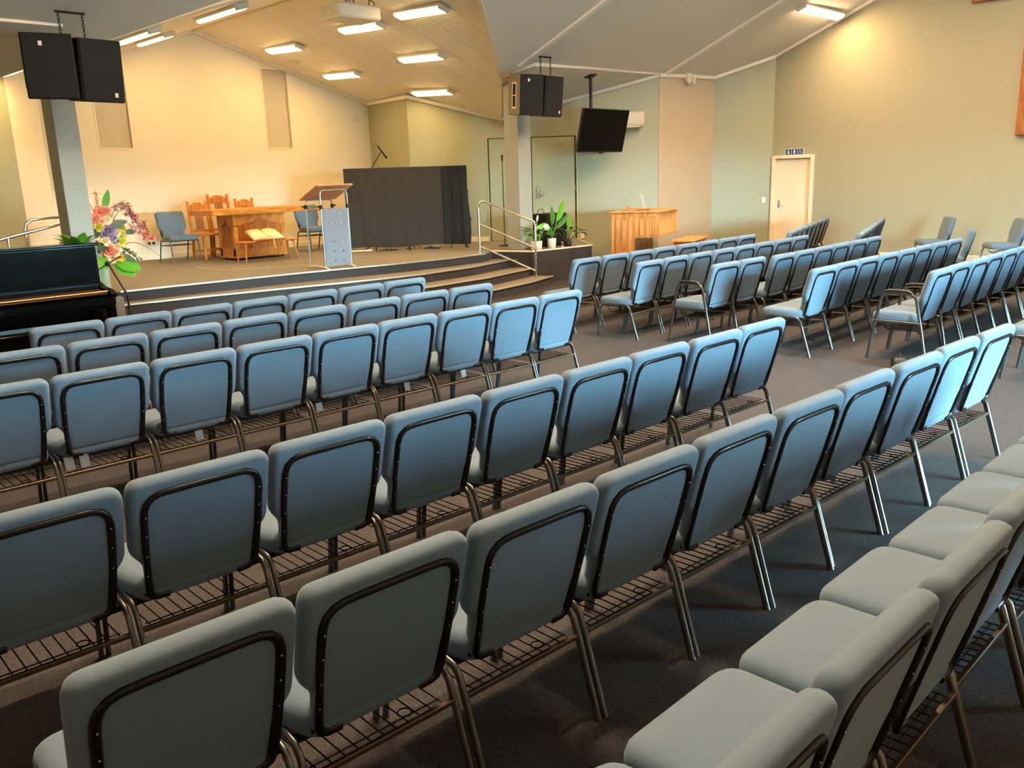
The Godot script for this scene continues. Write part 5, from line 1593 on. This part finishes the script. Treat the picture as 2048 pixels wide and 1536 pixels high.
	bx(s, Vector3(0, 0.05, 0.03), Vector3(0.14, 0.09, 0.06), 0.015)
	obj("bracket", s, M.white, t)
	for sx in [-1, 1]:
		s = begin()
		lathe(s, Vector3(sx * 0.085, -0.04, 0.06), [Vector2(0.03, -0.05), Vector2(0.05, 0.0), Vector2(0.075, 0.06), Vector2(0.07, 0.065), Vector2(0.0, 0.05)], 18, Basis(Vector3.UP, sx * 0.2) * Basis(Vector3.RIGHT, PI / 2.0 + 0.2))
		obj("lamp_head", s, M.white, t)
		s = begin()
		tube(s, [Vector3(sx * 0.03, 0.03, 0.03), Vector3(sx * 0.085, -0.03, 0.05)], 0.014)
		obj("arm", s, M.steel, t)
	# small wall and ceiling fittings
	t = thing("wall_vent", "small round vent on the cream wall near the green corner", "vent", Vector3(11.29, 3.17, -15.765))
	s = begin()
	lathe(s, Vector3.ZERO, [Vector2(0, 0), Vector2(0.062, 0.0), Vector2(0.062, 0.012), Vector2(0.048, 0.02), Vector2(0, 0.014)], 20, Basis(Vector3.RIGHT, PI / 2.0))
	obj("cover", s, M.light_body, t)
	t = thing("ceiling_vent", "round ceiling speaker near the top of the right blind window", "vent", Vector3(9.42, y_gable(9.42, -14.98) - 0.004, -14.98))
	t.rotation.z = -0.29
	s = begin()
	lathe(s, Vector3.ZERO, [Vector2(0, -0.03), Vector2(0.02, -0.03), Vector2(0.10, -0.018), Vector2(0.125, 0.0), Vector2(0, 0.0)], 24)
	obj("cover", s, M.light_body, t)
	t = thing("smoke_detector", "small round smoke detector between the stage ceiling lights", "detector", Vector3(9.85, y_gable(9.85, -12.46) - 0.002, -12.46))
	t.rotation.z = -0.29
	s = begin()
	lathe(s, Vector3.ZERO, [Vector2(0, -0.055), Vector2(0.03, -0.05), Vector2(0.05, -0.02), Vector2(0.055, 0.0), Vector2(0, 0)], 18)
	obj("cover", s, M.white, t)
	t = thing("light_switch", "white light switch on the corner wall left of the restroom door", "switch", Vector3(17.41, 1.155, -9.435), -PI / 4.0)
	s = begin(false)
	bx(s, Vector3(0, 0, 0.006), Vector3(0.075, 0.12, 0.012), 0.003)
	obj("plate", s, M.white, t)
	s = begin(false)
	bx(s, Vector3(0, 0.01, 0.013), Vector3(0.02, 0.03, 0.006), 0.002)
	obj("rocker", s, M.white, t)
	t = thing("power_outlet", "wide power outlet on the cream wall left of the stage chair", "outlet", Vector3(6.55, 0.86, -15.765))
	s = begin(false)
	bx(s, Vector3(0, 0, 0.006), Vector3(0.15, 0.085, 0.012), 0.003)
	obj("plate", s, M.cream_trim, t)
	s = begin(false)
	for x in [-0.04, 0.04]: bx(s, Vector3(x, 0, 0.02), Vector3(0.045, 0.05, 0.03), 0.006)
	obj("plug", s, M.plug, t)
	for q in [[11.89, 1.02, "upper"], [11.89, 0.60, "lower"], [11.86, 1.57, "topmost"]]:
		t = thing("power_outlet", "small %s outlet on the green wall right of the curtain" % q[2], "outlet", Vector3(q[0] - 0.006, q[1], q[0] - 24.85 + 0.018), -PI / 4.0, "outlets on the green wall")
		s = begin(false)
		bx(s, Vector3.ZERO, Vector3(0.075, 0.07, 0.012), 0.003)
		obj("plate", s, M.plug, t)

func build_small() -> void:
	for q in [["white tape line along the stage floor in front of the table, the longer one", Vector3(6.28, S + 0.001, -12.55), Vector3(7.62, S + 0.001, -11.85)], ["white tape line on the stage floor left of the table, the shorter one", Vector3(6.28, S + 0.001, -12.55), Vector3(6.28, S + 0.001, -13.45)]]:
		var s := begin(false)
		bar(s, q[1], q[2], 0.02, 0.002)
		tag(obj("floor_tape", s, M.tape), q[0], "tape")
	var t := thing("stool", "small wooden stool behind the lectern", "stool", Vector3(9.72, S, -14.75))
	var s := begin()
	lathe(s, Vector3(0, 0.24, 0), [Vector2(0, 0), Vector2(0.17, 0), Vector2(0.18, 0.01), Vector2(0.18, 0.02), Vector2(0.17, 0.028), Vector2(0, 0.028)], 20)
	obj("seat", s, M.chair_wood, t)
	for k in 4:
		s = begin()
		var w := Vector3(cos(TAU * k / 4.0 + 0.6), 0, sin(TAU * k / 4.0 + 0.6))
		tube(s, [w * 0.15, w * 0.11 + Vector3.UP * 0.24], 0.012)
		obj("leg", s, M.chair_wood, t)
	t = thing("bag", "small black bag on the floor beside the aisle armchair", "bag", Vector3(7.90, 0, -2.86), 0.4)
	s = begin()
	var out := rounded([Vector2(-0.11, 0.07), Vector2(-0.11, -0.07), Vector2(0.11, -0.07), Vector2(0.11, 0.07)], [0.04], 4)
	pillow(s, out, [Vector2(0.02, 0.0), Vector2(0, 0.02), Vector2(0.0, 0.06), Vector2(0.02, 0.095), Vector2(0.05, 0.10)], func(v, w): return Vector3(v.x, w, -v.y))
	obj("body", s, M.black, t)
	s = begin()
	tube(s, [Vector3(-0.05, 0.095, 0), Vector3(-0.03, 0.125, 0), Vector3(0.03, 0.125, 0), Vector3(0.05, 0.095, 0)], 0.006)
	obj("handle", s, M.black, t)

# ------------------------------------------------------------------
func _ready() -> void:
	var cam := Camera3D.new()
	cam.name = "camera"
	cam.fov = rad_to_deg(2.0 * atan(768.0 / 1700.0))
	cam.near = 0.05; cam.far = 200.0
	var p := deg_to_rad(13.63); var r := deg_to_rad(-1.94)
	var rx := Basis(Vector3(1, 0, 0), Vector3(0, cos(p), -sin(p)), Vector3(0, sin(p), cos(p)))
	var rz := Basis(Vector3(cos(r), sin(r), 0), Vector3(-sin(r), cos(r), 0), Vector3(0, 0, 1))
	var q := sqrt(0.5)
	var ry := Basis(Vector3(q, 0, q), Vector3(0, 1, 0), Vector3(-q, 0, q))
	cam.transform = Transform3D(ry * rx * rz, Vector3(0, EYE, 0))
	add_child(cam)
	cam.current = true
	var we := WorldEnvironment.new()
	we.name = "surroundings"
	var env := Environment.new()
	env.background_mode = Environment.BG_SKY
	var sky := Sky.new()
	var sm := ProceduralSkyMaterial.new()
	sm.sky_top_color = Color(0.66, 0.90, 0.98); sm.sky_horizon_color = Color(0.78, 0.98, 1.0)
	sm.ground_bottom_color = Color(0.45, 0.50, 0.55); sm.ground_horizon_color = Color(0.62, 0.70, 0.78)
	sm.sky_energy_multiplier = 9.0; sm.ground_energy_multiplier = 3.0
	sky.sky_material = sm
	env.sky = sky
	env.tonemap_mode = Environment.TONE_MAPPER_LINEAR
	env.tonemap_exposure = 1.17
	env.sdfgi_enabled = true; env.ssao_enabled = true; env.ssil_enabled = true
	we.environment = env
	add_child(we)
	make_materials()
	build_setting()
	build_lamps()
	build_chairs()
	build_table()
	wood_chair(Vector3(7.17, S, -14.80), 0.34, 1.02, "carved wooden chair left of the table, its slatted back and seat showing")
	wood_chair(Vector3(7.63, S, -14.90), 0.38, 1.13, "tallest carved wooden chair, middle one behind the table")
	wood_chair(Vector3(8.13, S, -14.86), 0.34, 1.04, "carved wooden chair behind the right part of the table")
	build_lectern()
	build_curtain()
	build_stands()
	build_piano()
	build_flowers()
	build_plants()
	build_rails()
	build_organ()
	build_hung()
	build_small()
